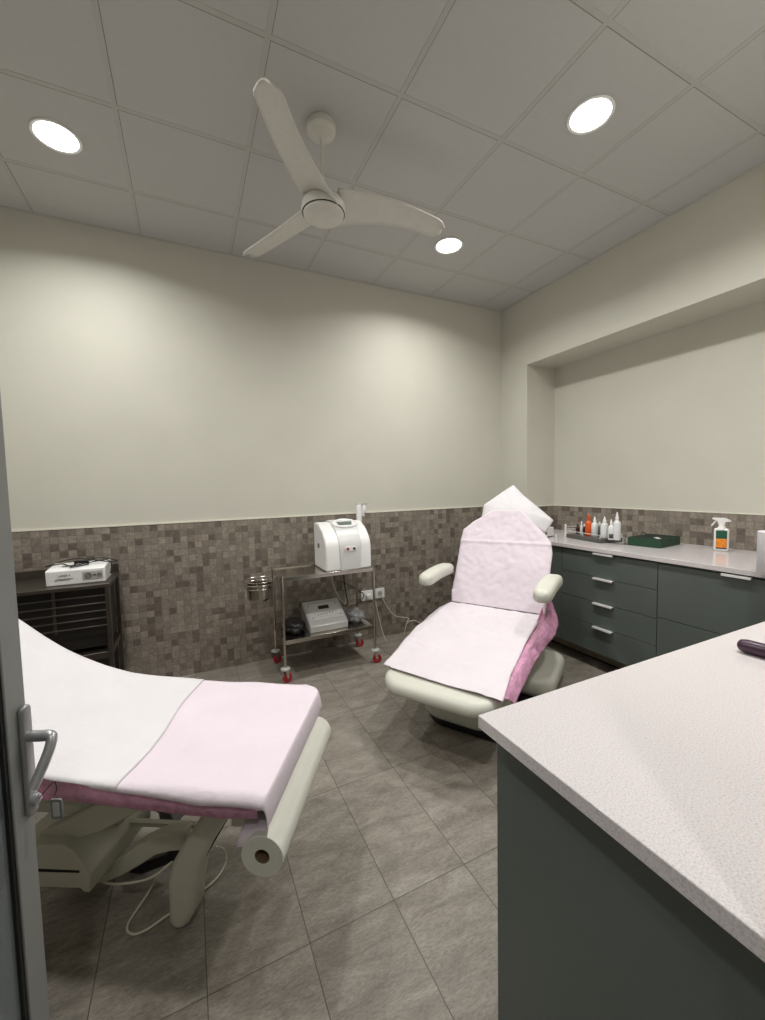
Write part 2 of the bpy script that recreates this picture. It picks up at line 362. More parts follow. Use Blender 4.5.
for ang, L_ in ((234, .64), (354, .67), (115, .68)):
    a = math.radians(ang); d = V((math.cos(a), math.sin(a), 0)); e = V((-d.y, d.x, 0)); bm = nb(); rows = []
    NS = 22
    for i in range(NS+1):
        s = i/NS; rr = .055 + (L_-.055)*s
        w = .115 + .085*(1-s)**1.6
        if s > .9: w *= math.sqrt(max(.02, 1-((s-.9)/.1)**2*.8))
        sweep = -.025*math.sin(s*PI)
        tw = math.radians(22 - 12*s); lift = .02*math.sin(s*PI) + .01
        row = []
        for j in range(9):
            q = (j/8-.5); cz = .018*(1-(2*q)**2)
            off = q*w; row.append(V((fx,fy,zh)) + d*rr + e*(sweep + off*math.cos(tw)) + V((0,0,lift + -off*math.sin(tw) + cz)))
        rows.append(row)
    grid(bm, lambda u, v: rows[round(u*NS)][round(v*8)], NS, 8)
    o = link('fan_blade', bm, M['fanw'], fan, angle=70); s_ = o.modifiers.new('thick', 'SOLIDIFY'); s_.thickness = .007; s_.offset = 0

# ------------------------------------------------------------------ right-hand base cabinets
ZT = .935; XF = -.37; XD = -.35; zdt = ZT-.032-.012; zdb = .135; XK = -.18
YU = [-.40, -.40-.0, 0]
yd0 = atx(562, 549, XD).y; yd1 = atx(658, 563, XD).y; yd2 = yd1 - 2*(yd1 - atx(738, 575, XD).y); YS = YF+.03
def facebox(bm, y0, y1, z0, z1, g=.0022): return box(bm, XD, XD+.018, y1+g, y0-g, z0+g, z1-g)
def pull(parent, y0, y1, z, nm='handle'):
    bm = nb(); box(bm, XD-.022, XD+.0, y1, y0, z-.001, z+.003); box(bm, XD-.024, XD-.021, y1, y0, z-.010, z+.003)
    return link(nm, bm, M['chrome'], parent, bevel=.0008, label='bright metal pull')
def unit(y0, y1, lab):
    u = thing('base_cabinet', lab, 'cabinet', (XD+.3, (y0+y1)/2, 0), 'grey green base cabinets along the right wall')
    bm = nb(); xb = XE-.02 if y0 < YN-.03 else XE-.02
    box(bm, XD+.02, xb, y1+.001, y0-.001, zdb, ZT-.032)
    link('carcass', bm, M['cab'], u, smooth=False)
    link('plinth', box(nb(), XK, XK+.3, y1+.001, y0-.001, .012, zdb), M['kick'], u, smooth=False, label='brown grey recessed plinth')
    link('plinth_seal', box(nb(), XK-.003, XK+.25, y1+.001, y0-.001, 0, .012), M['dark'], u, smooth=False, label='black strip at floor level')
    return u
u0 = unit(YN-.015, yd0, 'grey green base cabinet with one plain door behind the chair back')
link('door', facebox(nb(), YN-.015, yd0, zdb, zdt), M['cab'], u0, bevel=.001)
u1 = unit(yd0, yd1, 'grey green base cabinet with four drawers and short metal pulls')
zs = [zdt, atx(563,570,XD).z, atx(563,593,XD).z, atx(563,615,XD).z, zdb]
hy0 = atx(594, 600, XD).y; hy1 = atx(613.5, 607, XD).y
for i in range(4):
    d = link('drawer', facebox(nb(), yd0, yd1, zs[i+1], zs[i]), M['cab'], u1, bevel=.001)
    pull(d, hy0, hy1, zs[i]-.004 if i else zs[i]+.004)
u2 = unit(yd1, yd2, 'wide grey green base cabinet with two deep drawers under the spray bottle')
zm = (atx(657,617,XD).z)
hy0 = atx(723, 572, XD).y; hy1 = atx(753, 577, XD).y
for i, (a, b) in enumerate(((zdt, zm), (zm, zdb))):
    d = link('drawer', facebox(nb(), yd1, yd2, b, a), M['cab'], u2, bevel=.001)
    if i == 0: pull(d, hy0, hy1, a+.002)
u3 = unit(yd2, YS, 'grey green base cabinet at the far right edge of the picture')
link('door', facebox(nb(), yd2, YS, zdb, zdt), M['cab'], u3, bevel=.001)
wt = link('worktop', box(nb(), XF, XE-.010, YS, YN-.012, ZT-.03, ZT), M['quartz'], bevel=.002)
tag(wt, 'pale speckled quartz worktop along the right wall under the recess', 'worktop')

# ------------------------------------------------------------------ island in the foreground
ZI = .9; ic = atz(478, 715, ZI); IX1 = -.95; IY1 = YF+.01
isl = thing('island_cabinet', 'dark grey green island cabinet in the right foreground', 'cabinet', (ic.x+.4, ic.y-.2, 0))
px0 = ic.x+.038; py0 = ic.y-.02
link('side_panel', box(nb(), px0, px0+.02, IY1, py0, .0, ZI-.031), M['cab'], isl, bevel=.001)
link('body', box(nb(), px0+.02, IX1-.03, IY1, py0-.012, .0, ZI-.031), M['cab'], isl, smooth=False)
it = link('island_worktop', box(nb(), ic.x, IX1, IY1, ic.y, ZI-.03, ZI), M['quartz'], bevel=.0018)
tag(it, 'large pale speckled quartz worktop filling the right foreground', 'worktop')
p0 = atz(738, 644, ZI+.021); p1 = atz(765, 651, ZI+.021); dd = (p1-p0); dd.z = 0; dd.normalize()
pc = tube(nb(), [p0, p0+dd*.006, p0+dd*.02, p0+dd*.15, p0+dd*.16], [.009,.017,.021,.021,.012], 18)
for v in pc.verts: v.co.z = ZI + (v.co.z-ZI)*1.0
tag(link('pen_case', pc, M['plum'], angle=50), 'dark plum rounded case lying on the island worktop', 'case')

# ------------------------------------------------------------------ glazed door leaf
fe = V((-3.385, -2.395, 0)); da = math.radians(243); dd = V((math.cos(da), math.sin(da), 0)); dn = V((-dd.y, dd.x, 0))  # dn points right, to the camera
def DF(u, n, z): return fe + dd*u + dn*n + V((0,0,z))
LW = .84; SW = (at(9.5, 760, dn, fe)-fe).dot(dd); HU0 = (at(31, 760, dn, fe)-fe).dot(dd); HU1 = (at(20, 760, dn, fe)-fe).dot(dd); HC = (HU0+HU1)/2
door = thing('door_1', 'grey aluminium glazed door leaf standing open at the left edge', 'door', DF(LW, -.02, 0)); door['kind'] = 'structure'
del door['category']
link('door_stile', box(nb(), 0, SW, -.04, 0, .015, 2.1, DF), M['alu'], door, bevel=.002)
link('door_stile', box(nb(), LW-SW, LW, -.04, 0, .015, 2.1, DF), M['alu'], door, bevel=.002)
link('door_rail', box(nb(), SW, LW-SW, -.04, 0, 2.02, 2.1, DF), M['alu'], door, bevel=.002)
link('door_rail', box(nb(), SW, LW-SW, -.04, 0, .015, .22, DF), M['alu'], door, bevel=.002)
bm = nb()
for a, b, c_, d_ in ((SW, SW+.007, .22, 2.02), (LW-SW-.007, LW-SW, .22, 2.02), (SW+.007, LW-SW-.007, .22, .227), (SW+.007, LW-SW-.007, 2.013, 2.02)): box(bm, a, b, -.028, -.004, c_, d_, DF)
link('gasket', bm, M['black'], door, smooth=False)
link('door_glass', box(nb(), SW+.004, LW-SW-.004, -.018, -.012, .224, 2.016, DF), M['glass'], door, smooth=False)
hz = lambda py: at(28, py, dn, fe).z
z1, z0 = hz(701), hz(816)
hp = link('handle_plate', slab(nb(), rrect(HU0, HU1, z0, z1, (HU1-HU0)*.45, 5), 0, .011, .005, lambda u, v, h: DF(u, h, v)), M['handle'], door)
zl = hz(733)
path = [DF(HC,.008,zl), DF(HC,.035,zl), DF(HC,.050,zl+.001), DF(HC+.003,.060,zl-.003), DF(HC+.014,.062,zl-.022), DF(HC+.034,.060,zl-.052), DF(HC+.050,.058,zl-.074)]
link('door_handle', tube(nb(), smoothpath(path, 4), [.0105]*12+[.0095]*8+[.009]*5, 16), M['handle'], hp)
link('lock_cylinder', lathe(nb(), [(.012,.008),(.012,.014),(.010,.02),(.004,.022)], DF(HC,0,hz(800)), 22, dn), M['handle'], hp)
kt = thing('key_tag', 'grey key tag hanging on a thin wire from the door lock', 'key tag', DF(HC,.035,hz(800)))
kp = DF(HC,.045,hz(800)); kx = R_.copy(); kx.z = 0; kx.normalize()
kt.location = kp
link('wire_loop', tube(nb(), smoothpath([DF(HC,.02,hz(800)), kp+V((0,0,.028)), kp+kx*.012+V((0,0,.036)), kp+kx*.014+V((0,0,.02)), kp+kx*.008+V((0,0,.008))], 5), .0009, 6), M['black'], kt)
kf = lambda u, v, h: kp + kx*(u+.012) + V((0,0,v-.02)) + kx.cross(V((0,0,1)))*h
link('tag_frame', slab(nb(), rrect(-.0115,.0115,-.021,.021,.004,4), -.002, .002, .001, kf), M['midgrey'], kt)
link('tag_insert', slab(nb(), rrect(-.007,.007,-.015,.015,.002,4), -.0026, .0026, .0005, kf), M['grey'], kt)

# ------------------------------------------------------------------ treatment couch (left)
BA = math.radians(149); bax = V((math.cos(BA), math.sin(BA), 0)); bbv = V((math.cos(BA+PI/2), math.sin(BA+PI/2), 0))
BC = V((-2.775, -2.08, 0))
def B(a, b, z): return BC + bax*a + bbv*b + V((0,0,z))
def Ba(px, py, b): # pixel on the couch's side plane b -> (a, z)
    p = at(px, py, bbv, B(0,b,0)); return (p-BC).dot(bax), p.z
KEY = [(-.1,.600),(.1,.601),(.3,.604),(.5,.609),(.7,.626),(.9,.664),(1.13,.748),(1.25,.812),(1.34,.866),(1.5,.955),(1.66,1.045)]
def ztop(a):
    if a <= KEY[0][0]: return KEY[0][1]
    for i in range(len(KEY)-1):
        if a <= KEY[i+1][0]:
            x0, y0 = KEY[i]; x1, y1 = KEY[i+1]; t = (a-x0)/(x1-x0)
            m0 = (KEY[i+1][1]-KEY[max(i-1,0)][1])/(KEY[i+1][0]-KEY[max(i-1,0)][0]); m1 = (KEY[min(i+2,len(KEY)-1)][1]-y0)/(KEY[min(i+2,len(KEY)-1)][0]-x0)
            h = x1-x0; return (2*t**3-3*t*t+1)*y0 + (t**3-2*t*t+t)*h*m0 + (-2*t**3+3*t*t)*y1 + (t**3-t*t)*h*m1
    return KEY[-1][1]
AM = 1.64
couch = thing('treatment_couch', 'cream treatment couch with raised head end standing at the left', 'treatment couch', B(.8,0,0))
# mattress: swept rounded section
def sweep_section(bm, a0, a1, n, hw, drop, r, eend=.03):
    rings = []
    for i in range(n+1):
        t = i/n; a = a0 + (a1-a0)*t; zt = ztop(a); dz = (ztop(a+.01)-ztop(a-.01))/.02; nn = V((-bax.x*dz, -bax.y*dz, 1)).normalized()
        k = 1.0
        if a-a0 < eend: k = math.sqrt(max(0, 1-((eend-(a-a0))/eend)**2))
        if a1-a < eend: k = math.sqrt(max(0, 1-((eend-(a1-a))/eend)**2))
        e = (1-k)*drop*.45; ring = []
        for (u, v) in rrect(-hw+e*.5, hw-e*.5, -drop+e, -e, min(r, (drop-2*e)/2.05), 4): ring.append(bm.verts.new(B(a, u, zt) + nn*v))
        rings.append(ring)
    m = len(rings[0])
    for i in range(n):
        for j in range(m): bm.faces.new((rings[i][j], rings[i][(j+1)%m], rings[i+1][(j+1)%m], rings[i+1][j]))
    bm.faces.new(rings[0]); bm.faces.new(list(reversed(rings[-1]))); return bm
link('mattress', sweep_section(nb(), .0, AM, 80, .293, .062, .022), M['cream'], couch, angle=60)
for b in (-.2, .2):      # frame rails under the mattress
    bm = nb()
    rows = [(a, ztop(a)-.072) for a in [i*.05+.05 for i in range(31)]]
    for (a, z), (a2, z2) in zip(rows[:-1], rows[1:]):
        prism(bm, [B(a,b-.02,z), B(a2,b-.02,z2), B(a2,b-.02,z2-.04), B(a,b-.02,z-.04)], bbv*.04)
    link('bed_rail', bm, M['bedcream'], couch, smooth=False)
link('foot_crossbar', box(nb(), .05, .11, -.22, .26, .475, .525, B), M['bedcream'], couch, bevel=.006)
# front leg casing
def casing(b, w):
    pts = [Ba(*p, b) for p in ((230,806),(228,818),(212,843),(200,866),(195,890),(193,915),(184,931),(172,932),(167,922),(166,882),(170,866),(184,842),(208,806))]
    return pts
lp = casing(.15, .08)
zmin = min(z for a, z in lp)
lpz = [(a, max(.0, z-zmin*(1-z))) for a, z in lp]
bm = prism(nb(), [B(a, .15, z) for a, z in lpz], bbv*-.085)
leg = link('leg', bm, M['bedcream'], couch, bevel=.026, segs=5, label='curved cream front leg casing')
(a1_, z1_), (a2_, z2_) = lpz[1], lpz[3]
fdv = V((a2_-a1_, z2_-z1_, 0)).normalized(); fnv = V((fdv.y, -fdv.x, 0)); fnv = fnv if fnv.x < 0 else -fnv
def SLT(t, b, o): return B(a1_ + (a2_-a1_)*t + fnv.x*o, b, z1_ + (z2_-z1_)*t + fnv.y*o)
bm = prism(nb(), [SLT(.12,.118,-.004), SLT(.12,.100,-.004), SLT(.98,.100,-.004), SLT(.98,.118,-.004)], SLT(0,0,.0012+.004)-SLT(0,0,0))
link('leg_slot', bm, M['dark'], leg, smooth=False, label='dark slot in the leg casing')
# lifting mechanism
def bar(name, b, w, pix, m, par=couch, bev=.006, lab=None):
    pts = [Ba(*p, b) for p in pix]; pts = [(a, max(z, .03)) for a, z in pts]
    return link(name, prism(nb(), [B(a, b, z) for a, z in pts], bbv*-w), M[m], par, bevel=bev, segs=3, label=lab)
bar('base_cover', .17, .3, ((10,846),(62,846),(72,852),(90,874),(90,893),(84,893),(80,889),(10,887)), 'bedcream', lab='low cream base cover')
bm = nb(); pts = [Ba(*p, .172) for p in ((10,868),(79,871),(79,873),(10,871))]; prism(bm, [B(a,.172,z) for a, z in pts], bbv*-.004); link('base_groove', bm, M['dark'], couch, smooth=False)
bar('lift_arm', .13, .05, ((20,845),(95,806),(128,798),(165,799),(150,806),(100,832),(60,846)), 'bedcream')
bar('lift_arm', .02, .04, ((72,862),(118,812),(128,812),(92,866)), 'bedcream')
cp = [(88,867),(105,865),(122,857),(140,845),(158,836),(174,833),(184,833),(183,851),(170,852),(155,856),(138,867),(120,877),(104,883),(90,885)]
bar('lift_arm', .06, .05, cp, 'bedcream', lab='curved cream lifting arm')
bar('arm_tip', .075, .02, ((181,832),(186,834),(186,850),(180,851)), 'bedcream')
bar('actuator', .0, .05, ((128,880),(135,866),(165,856),(177,838),(182,838),(176,862),(160,868),(142,882)), 'black', lab='black actuator')
bar('motor_housing', -.12, .1, ((122,830),(124,808),(136,798),(155,798),(168,808),(174,822),(174,830),(160,826),(158,814),(148,808),(138,812),(134,830)), 'midgrey', lab='dark grey motor housing')
bar('tie_bar', -.02, .02, ((124,822),(206,826),(206,830),(124,826)), 'bedcream', bev=.001)
bar('side_rail', .1, .03, ((20,800),(100,808),(100,816),(20,811)), 'bedcream', bev=.002)
bar('hinge_bracket', .1, .02, ((78,816),(100,798),(104,801),(84,822)), 'bedcream', bev=.001)
# film, papers, roll
def wob(x, y, s=1): return noise.noise(V((x*s, y*s, 3.7)))
def film(u, v):          # pink film: over the mattress with both long sides hanging a little
    a = .01 + (AM-.03)*u; w = -.35 + .69*v; hw = .295
    b = max(-hw, min(hw, w)) ; drop = max(0, abs(w)-hw); z = ztop(a) + .0035
    if w > hw:
        b = hw + .006 + .006*wob(a, 1, 14) ; z -= drop*(1.35 + .12*math.sin(a*9))
    z += .0012*wob(a*8, w*8)
    if w < -hw: b = -hw - .004 - .1*drop; z -= drop*.8
    return B(a, b, z)
tag(cloth('plastic_cover', film, 120, 30, M['plastic'], th=.001), 'pink plastic film covering the treatment couch under the paper', 'cover')
def sheet_near_drop(a): return max(.004, .032 - .034*max(0, min(1, (a-.15)/.6))) + .003*wob(a, 0, 10)
def paper(a, w, lift, drape):
    hw = .299; z = ztop(a) + lift + .0016*wob(a*6, w*6) + .010*max(0, wob(a*3+5, w*5)-.10) + .0022*abs(wob(a*9, w*14+3)) + .010*max(0, wob(a*7+2, w*9+a*5)-.28)
    b = w
    if w > hw: b = hw + .002 + .55*(w-hw); z -= (w-hw)*.8
    return b, z
def pink_sheet(u, v):
    L1, tot = .50, .50+.235
    L1 = .52; tot = L1+.235; s = u*tot; cut = .52 - .05*(v-.5)
    wmax = .299 + sheet_near_drop(cut-s); w = -.302 + (wmax+.302)*v
    a = cut - s*(cut+.0)/L1
    if s <= L1:
        # straight run, rounding over the foot end
        aa = cut - (cut+.0)*s/L1; aa = max(aa, -.0)
        b, z = paper(aa, w, .0075, 0); q = max(0, (.028-aa)/.028)
        aa -= .010*q; z -= .010*q*q
        cc = max(0, -w-.24)/.06; aa = max(aa, .06*(1-math.sqrt(max(0, 1-min(cc,1)**2)))-.01)
    else:
        q = s-L1; rr = .042 
        ph = min(q/.15, 1)*PI; x = -.010 - rr*.30*math.sin(ph); zz = ztop(0) - .003 - .052*(1-math.cos(ph))*.9
        if q > .15: x += (q-.15)*.9; zz -= (q-.15)*.2
        b, z0_ = paper(0, w, .0075, 0); aa = x; z = zz + (z0_-ztop(0)) ; b = min(b, .318); cc = min(1, max(0, -w-.24)/.06); aa += .06*(1-math.sqrt(1-cc*cc))*max(0, 1-q/.12)
    return B(aa, b, z)
tag(cloth('paper_sheet', pink_sheet, 90, 40, M['ppaper'], th=.0012), 'pale pink paper sheet over the foot end of the treatment couch', 'paper sheet', 'paper sheets on the treatment couch')
def white_sheet(u, v):
    a = (.45 - .09*(v-.5) + .01*math.sin(v*7)) ; a = a + (AM-.06-a)*u
    wmin = -.302 + .022*max(0, min(1, (a-.55)/.25))*(1-.8*max(0, min(1, (a-1.1)/.3))); wmax = .299 + sheet_near_drop(a)
    w = wmin + (wmax-wmin)*v; b, z = paper(a, w, .0115, 0)
    z += .004*math.exp(-((a-.75)/.05)**2)*max(0, wob(a*3, w*12))
    return B(a, b, z)
tag(cloth('paper_sheet', white_sheet, 90, 40, M['paper'], th=.0012), 'white paper sheet covering the raised head part of the treatment couch', 'paper sheet', 'paper sheets on the treatment couch')
rc = atz(262, 857, .45); rd = V((math.cos(math.radians(58.8)), math.sin(math.radians(58.8)), 0)); RL = .565
roll = thing('paper_roll', 'thick roll of white paper mounted under the foot end of the couch', 'paper roll', rc)
bm = nb()
prof = [(.021,RL),(.0575,RL),(.0585,RL-.001),(.0585,.001),(.0575,0),(.021,0),(.021,.02)]
lathe(bm, prof + [(.021,RL)], rc, 48, rd, cap=False)
link('paper_winding', bm, M['rollp'], roll, angle=40)
link('cardboard_core', lathe(nb(), [(.021,0.002),(.021,RL-.002),(.019,RL-.002),(.019,0.002),(.021,0.002)], rc, 32, rd, cap=False), mat('cardboard core', (120,100,76), .9), roll)
link('roll_bar', tube(nb(), [rc+rd*.03+V((0,0,.009)), rc+rd*(RL-.03)+V((0,0,.009))], .009, 12), M['steel'], couch)
# couch cable on the floor
cb = tube(nb(), smoothpath([B(.66,.1,.1), atz(120,884,.12), atz(150,878,.14), atz(172,862,.16), atz(160,872,.12), atz(148,893,.02), atz(128,924,.006), atz(132,934,.006), atz(146,930,.006), atz(165,917,.006), atz(190,900,.006), atz(215,880,.006), atz(226,862,.02), atz(224,850,.06), atz(215,846,.12)], 6), .0035, 8)
link('power_cord', cb, M['cable'], couch)

# ------------------------------------------------------------------ treatment chair
A2 = math.radians(212); cf = V((math.cos(A2), math.sin(A2), 0)); cr_ = V((-cf.y, cf.x, 0)); CC = V((-1.0935, -1.1475, 0))
def T(s, l, z): return CC + cf*s + cr_*l + V((0,0,z))
chair = thing('treatment_chair', 'cream reclining treatment chair on a pedestal in the middle of the room', 'treatment chair', T(.35,0,0))
def zs_(s): return .512 - .108*max(0, s) - .05*max(0, s-.95)
def seatmap(s, l, h): return T(s, l, zs_(s) - .004 + h)
link('base_plate', slab(nb(), rrect(-.30,.75,-.23,.36,.16,6), .0, .045, .008, lambda u,v,h: T(u,v,h)), M['black'], chair, label='black base plate')
link('base_cover', slab(nb(), rrect(.25,.77,-.25,.26,.16,6), .04, .19, .03, lambda u,v,h: T(u,v,h)), M['cream'], chair, label='cream front base cover')
link('rear_base_cover', slab(nb(), rrect(-.33,.25,-.22,.44,.11,6), .045, .17, .045, lambda u,v,h: T(u,v,h)), M['cream'], chair, label='grey white rear base cover')
link('lift_column', slab(nb(), rrect(.12,.52,-.14,.14,.06,5), .14, .42, .01, lambda u,v,h: T(u,v,h)), M['cream'], chair)
link('seat_cushion', slab(nb(), rrect(-.04,.47,-.33,.33,.05,6), -.085, 0, .03, seatmap), M['cream'], chair)
link('legrest_cushion', slab(nb(), rrect(.48,1.11,-.315,.335,.14,9), -.070, .004, .036, seatmap, 6), M['cream'], chair)
bd = cf*-.5 + V((0,0,.866)); bn = cf*.866 + V((0,0,.5))
def backmap(l, t, h): return T(0,0,.52) + cr_*l + bd*t + bn*h
bp_ = [(.33,.03),(.338,.30),(.325,.52),(.28,.60),(.19,.66),(-.19,.68),(-.30,.64),(-.345,.56),(-.345,.30),(-.335,.03)]
link('back_cushion', slab(nb(), bp_, -.11, -.006, .03, backmap), M['cream'], chair)
link('headrest', slab(nb(), rrect(-.12,.13,.69,.90,.07,6), -.115, -.04, .03, backmap), M['cream'], chair)
link('headrest_post', tube(nb(), [backmap(.015,.60,-.06), backmap(.015,.76,-.06)], .012, 12), M['steel'], chair)
def armrest(l, s0, s1, z, lab):
    pts = smoothpath([T(s1,l,z), T((s0+s1)/2,l,z+.006), T(s0,l,z-.012)], 8); bm = nb(); rings = []
    n = len(pts)
    for i, p in enumerate(pts):
        q = i/(n-1); k = min(1, math.sqrt(max(.06, 1-(abs(2*q-1))**7))); hw = .058*k; hh = .045*k
        rings.append([bm.verts.new(p + cr_*u + V((0,0,v))) for u, v in rrect(-hw, hw, -hh, hh, min(hw, hh)*.8, 5)])
    m_ = len(rings[0])
    for i in range(n-1):
        for j in range(m_): bm.faces.new((rings[i][j], rings[i][(j+1)%m_], rings[i+1][(j+1)%m_], rings[i+1][j]))
    bm.faces.new(rings[0]); bm.faces.new(rings[-1])
    ar = link('armrest', bm, M['cream'], chair, angle=65)
    sg = 1 if l > 0 else -1
    link('arm_bracket', tube(nb(), smoothpath([T(s1+.06,l,z-.02), T(s1-.01,l-sg*.01,z-.05), backmap(sg*.31,.2,-.07)], 5), .016, 10), M['dsteel'], ar)
armrest(-.42, .31, -.16, .752, None)
armrest(.405, .44, -.03, .772, None)
# pink film beside and under the papers on the chair
fa = T(1,.33,zs_(1)) - T(0,.33,zs_(0)); fd = cr_*.75 + V((0,0,-.66)); fn_ = fa.cross(fd)
outer = [at(px, py, fn_, T(0,.33,zs_(0))) for px, py in ((547,594),(553,605),(557,616),(558,626),(555,635),(547,645),(540,655),(533,666),(527,678),(521,691),(515,704))]
inner = []
for i in range(len(outer)):
    s_i = -.04 + 1.08*i/(len(outer)-1)
    inner.append(backmap(.325,.20-.20*i/2,-.02) if i < 2 else T(s_i, .318, zs_(s_i)+.001))
outer = smoothpath(outer, 6); inner = smoothpath(inner, 6)
def cfilm(u, v):
    i = round(u*(len(outer)-1)); p = inner[i].lerp(outer[i], v)
    n_ = noise.noise(p*12)*.014 + noise.noise(p*40)*.005 + abs(noise.noise(p*90))*.006
    return p + fn_.normalized()*n_*min(1, v*3) + V((0,0,.02*math.sin(v*PI)))
cov = cloth('plastic_cover', cfilm, len(outer)-1, 22, M['plastic'], None, th=.001)
tag(cov, 'pink plastic film hanging from the right side of the treatment chair', 'cover')
# paper on the back
def interp(tab, t):
    for (a, x), (b, y) in zip(tab[:-1], tab[1:]):
        if t <= b: return x + (y-x)*(t-a)/(b-a)
    return tab[-1][1]
LT = [(0,-.335),(.1,-.352),(.5,-.36),(.617,-.356),(.69,-.285),(.74,-.21),(.79,-.14)]
RT = [(0,.346),(.2,.348),(.45,.352),(.538,.337),(.6,.29),(.68,.21),(.785,.11)]
def crease(x, y): 
    return .006*noise.noise(V((x*9, y*5, 1))) + .007*abs(noise.noise(V((x*13+y*5, y*11-x*4, 7)))) + .003*noise.noise(V((x*30, y*24, 2)))
def bpaper(u, v):
    t = .005 + .782*u; l0 = interp(LT, t); l1 = interp(RT, t); l = l0 + (l1-l0)*v
    e = max(0, abs(v-.5)*2-.8)/.2; h = .004 + crease(l, t) - .012*e*e*(t > .1)
    h += .006*math.exp(-((t-.51-.01*v)/.012)**2)          # fold line across
    if t > .66: h += .010*(t-.66)/.12
    return backmap(l, t, h)
tag(cloth('paper_sheet', bpaper, 110, 60, M['ppaper'], th=.0012), 'pale pink creased paper sheet on the backrest of the treatment chair', 'paper sheet', 'paper sheets on the treatment chair')
# paper hood over the headrest
def hpaper(u, v):
    # five-cornered sheet peaked over the headrest
    base = (.02, .78); outline = [(-.236,.69),(-.232,.862),(-.117,.966),(-.012,1.052),(.08,.955),(.163,.885),(.322,.756),(.28,.645),(.06,.66),(-.1,.665)]
    n = len(outline); x = v*n; i = int(x) % n; f_ = x-int(x)
    p = V((*outline[i],0)).lerp(V((*outline[(i+1)%n],0)), f_); c = V((*base,0)); q = c.lerp(p, u)
    r = u; h = .012 - .052*r**2.2 + .004*noise.noise(V((q.x*12, q.y*12, 2)))*r
    if q.x > .16: h -= .25*(q.x-.16)
    if q.y < .72: h = min(h, -.004 - .1*(.72-q.y))
    return backmap(q.x, q.y, h)
tag(cloth('paper_sheet', hpaper, 18, 100, M['paper'], th=.0012), 'white paper hood peaked over the headrest of the treatment chair', 'paper sheet', 'paper sheets on the treatment chair')
# paper on the seat
SL = [(0,-.333),(.09,-.395),(.25,-.41),(.455,-.415),(.76,-.368),(1.0,-.33)]
SR = [(0,.335),(.2,.325),(.459,.321),(.8,.331),(1.035,.356)]
def spaper(u, v):
    s = u*(1.0 + .035*v) ; l0 = interp(SL, s); l1 = interp(SR, s); l = l0 + (l1-l0)*v
    z = zs_(s) + .009 + crease(l*.8, s*.8)
    if l < -.34: z -= .35*(-.34-l)
    q = max(0, s-.95); z += .05*q + .006*max(0, s-.9)*10*math.sin(v*8+1)*.3
    if u > .93 and (v < .08): z += .004
    return T(s, l, z)
tag(cloth('paper_sheet', spaper, 100, 60, M['tpaper'], th=.0012), 'white paper sheet with pink tint on the seat and leg rest of the chair', 'paper sheet', 'paper sheets on the treatment chair')

# ------------------------------------------------------------------ instrument trolley
TX0, TX1, TY0, TY1, TZ = -2.487, -1.765, -.50, -.13, .782
tro = thing('instrument_trolley', 'stainless steel two-shelf instrument trolley on red wheels against the back wall', 'trolley', ((TX0+TX1)/2, (TY0+TY1)/2, 0))
for x in (TX0, TX1):
    for y in (TY0, TY1):
        lg = link('leg', tube(nb(), [(x,y,.10),(x,y,TZ+.012)], .0095, 14), M['steel'], tro)
        link('bumper_disc', lathe(nb(), [(.012,.118),(.034,.112),(.036,.104),(.02,.10)], (x,y,0), 24), M['grey'], lg)
        rot = 0.35 if x < -2 else -.25; wd = V((math.cos(rot), math.sin(rot), 0)); ax = V((-wd.y, wd.x, 0)); wc = V((x,y,.036)) + wd*.014
        cs = link('caster', nb_ := prism(prism(nb(), [V((x,y,.10))-ax*.016-wd*.01, V((x,y,.10))-ax*.016+wd*.014, wc-ax*.016+wd*.010, wc-ax*.016-wd*.010], ax*.003), [V((x,y,.10))+ax*.013-wd*.01, V((x,y,.10))+ax*.013+wd*.014, wc+ax*.013+wd*.010, wc+ax*.013-wd*.010], ax*.003), M['steel'], tro)
        link('wheel', lathe(nb(), [(.0,-.008),(.014,-.008),(.018,-.011),(.031,-.011),(.036,-.006),(.036,.006),(.031,.011),(.018,.011),(.014,.008),(0,.008)], wc, 28, ax), M['red'], cs, label='red wheel')
def shelf(z, lip):
    bm = nb(); box(bm, TX0, TX1, TY0, TY1, z-.012, z-.008)
    box(bm, TX0+.006, TX1-.006, TY0-.005, TY0+.0, z-.03, z+lip); box(bm, TX0+.006, TX1-.006, TY1, TY1+.005, z-.03, z+lip)
    box(bm, TX0-.005, TX0, TY0+.006, TY1-.006, z-.03, z+lip); box(bm, TX1, TX1+.005, TY0+.006, TY1-.006, z-.03, z+lip); return bm
link('shelf', shelf(TZ, 0), M['steel'], tro, bevel=.0015)
link('shelf', shelf(.315, 0), M['steel'], tro, bevel=.0015)
link('push_knob', tube(nb(), [(TX1,TY0,TZ+.004),(TX1+.035,TY0,TZ+.004)], [.006,.009], 12), M['black'], tro)
# hanging bowl at its left end
pc = V((-2.625,-.34,.665))
pot = thing('steel_bowl', 'round steel bowl hanging in a wire ring at the left end of the trolley', 'bowl', pc)
link('bowl_body', lathe(nb(), [(.0,-.06),(.075,-.06),(.088,-.045),(.09,.05),(.094,.055),(.087,.056),(.085,-.04),(.07,-.055),(.0,-.055)], pc, 36, cap=False), M['steel'], pot)
bm = nb()
for zz, rr in ((.062,.108),(.085,.112),(.03,.097)):
    tube(bm, [pc+V((rr*math.cos(2*PI*k/36), rr*math.sin(2*PI*k/36), zz)) for k in range(37)], .003, 6, False)
for k in range(10):
    a = 2*PI*k/10; tube(bm, [pc+V((.112*math.cos(a),.112*math.sin(a),.085)), pc+V((.097*math.cos(a),.097*math.sin(a),.03))], .002, 6)
tube(bm, [pc+V((.10,.02,.06)), V((TX0,-.30,TZ-.02))], .004, 8); tube(bm, [pc+V((.10,-.05,.06)), V((TX0,-.42,TZ-.02))], .004, 8)
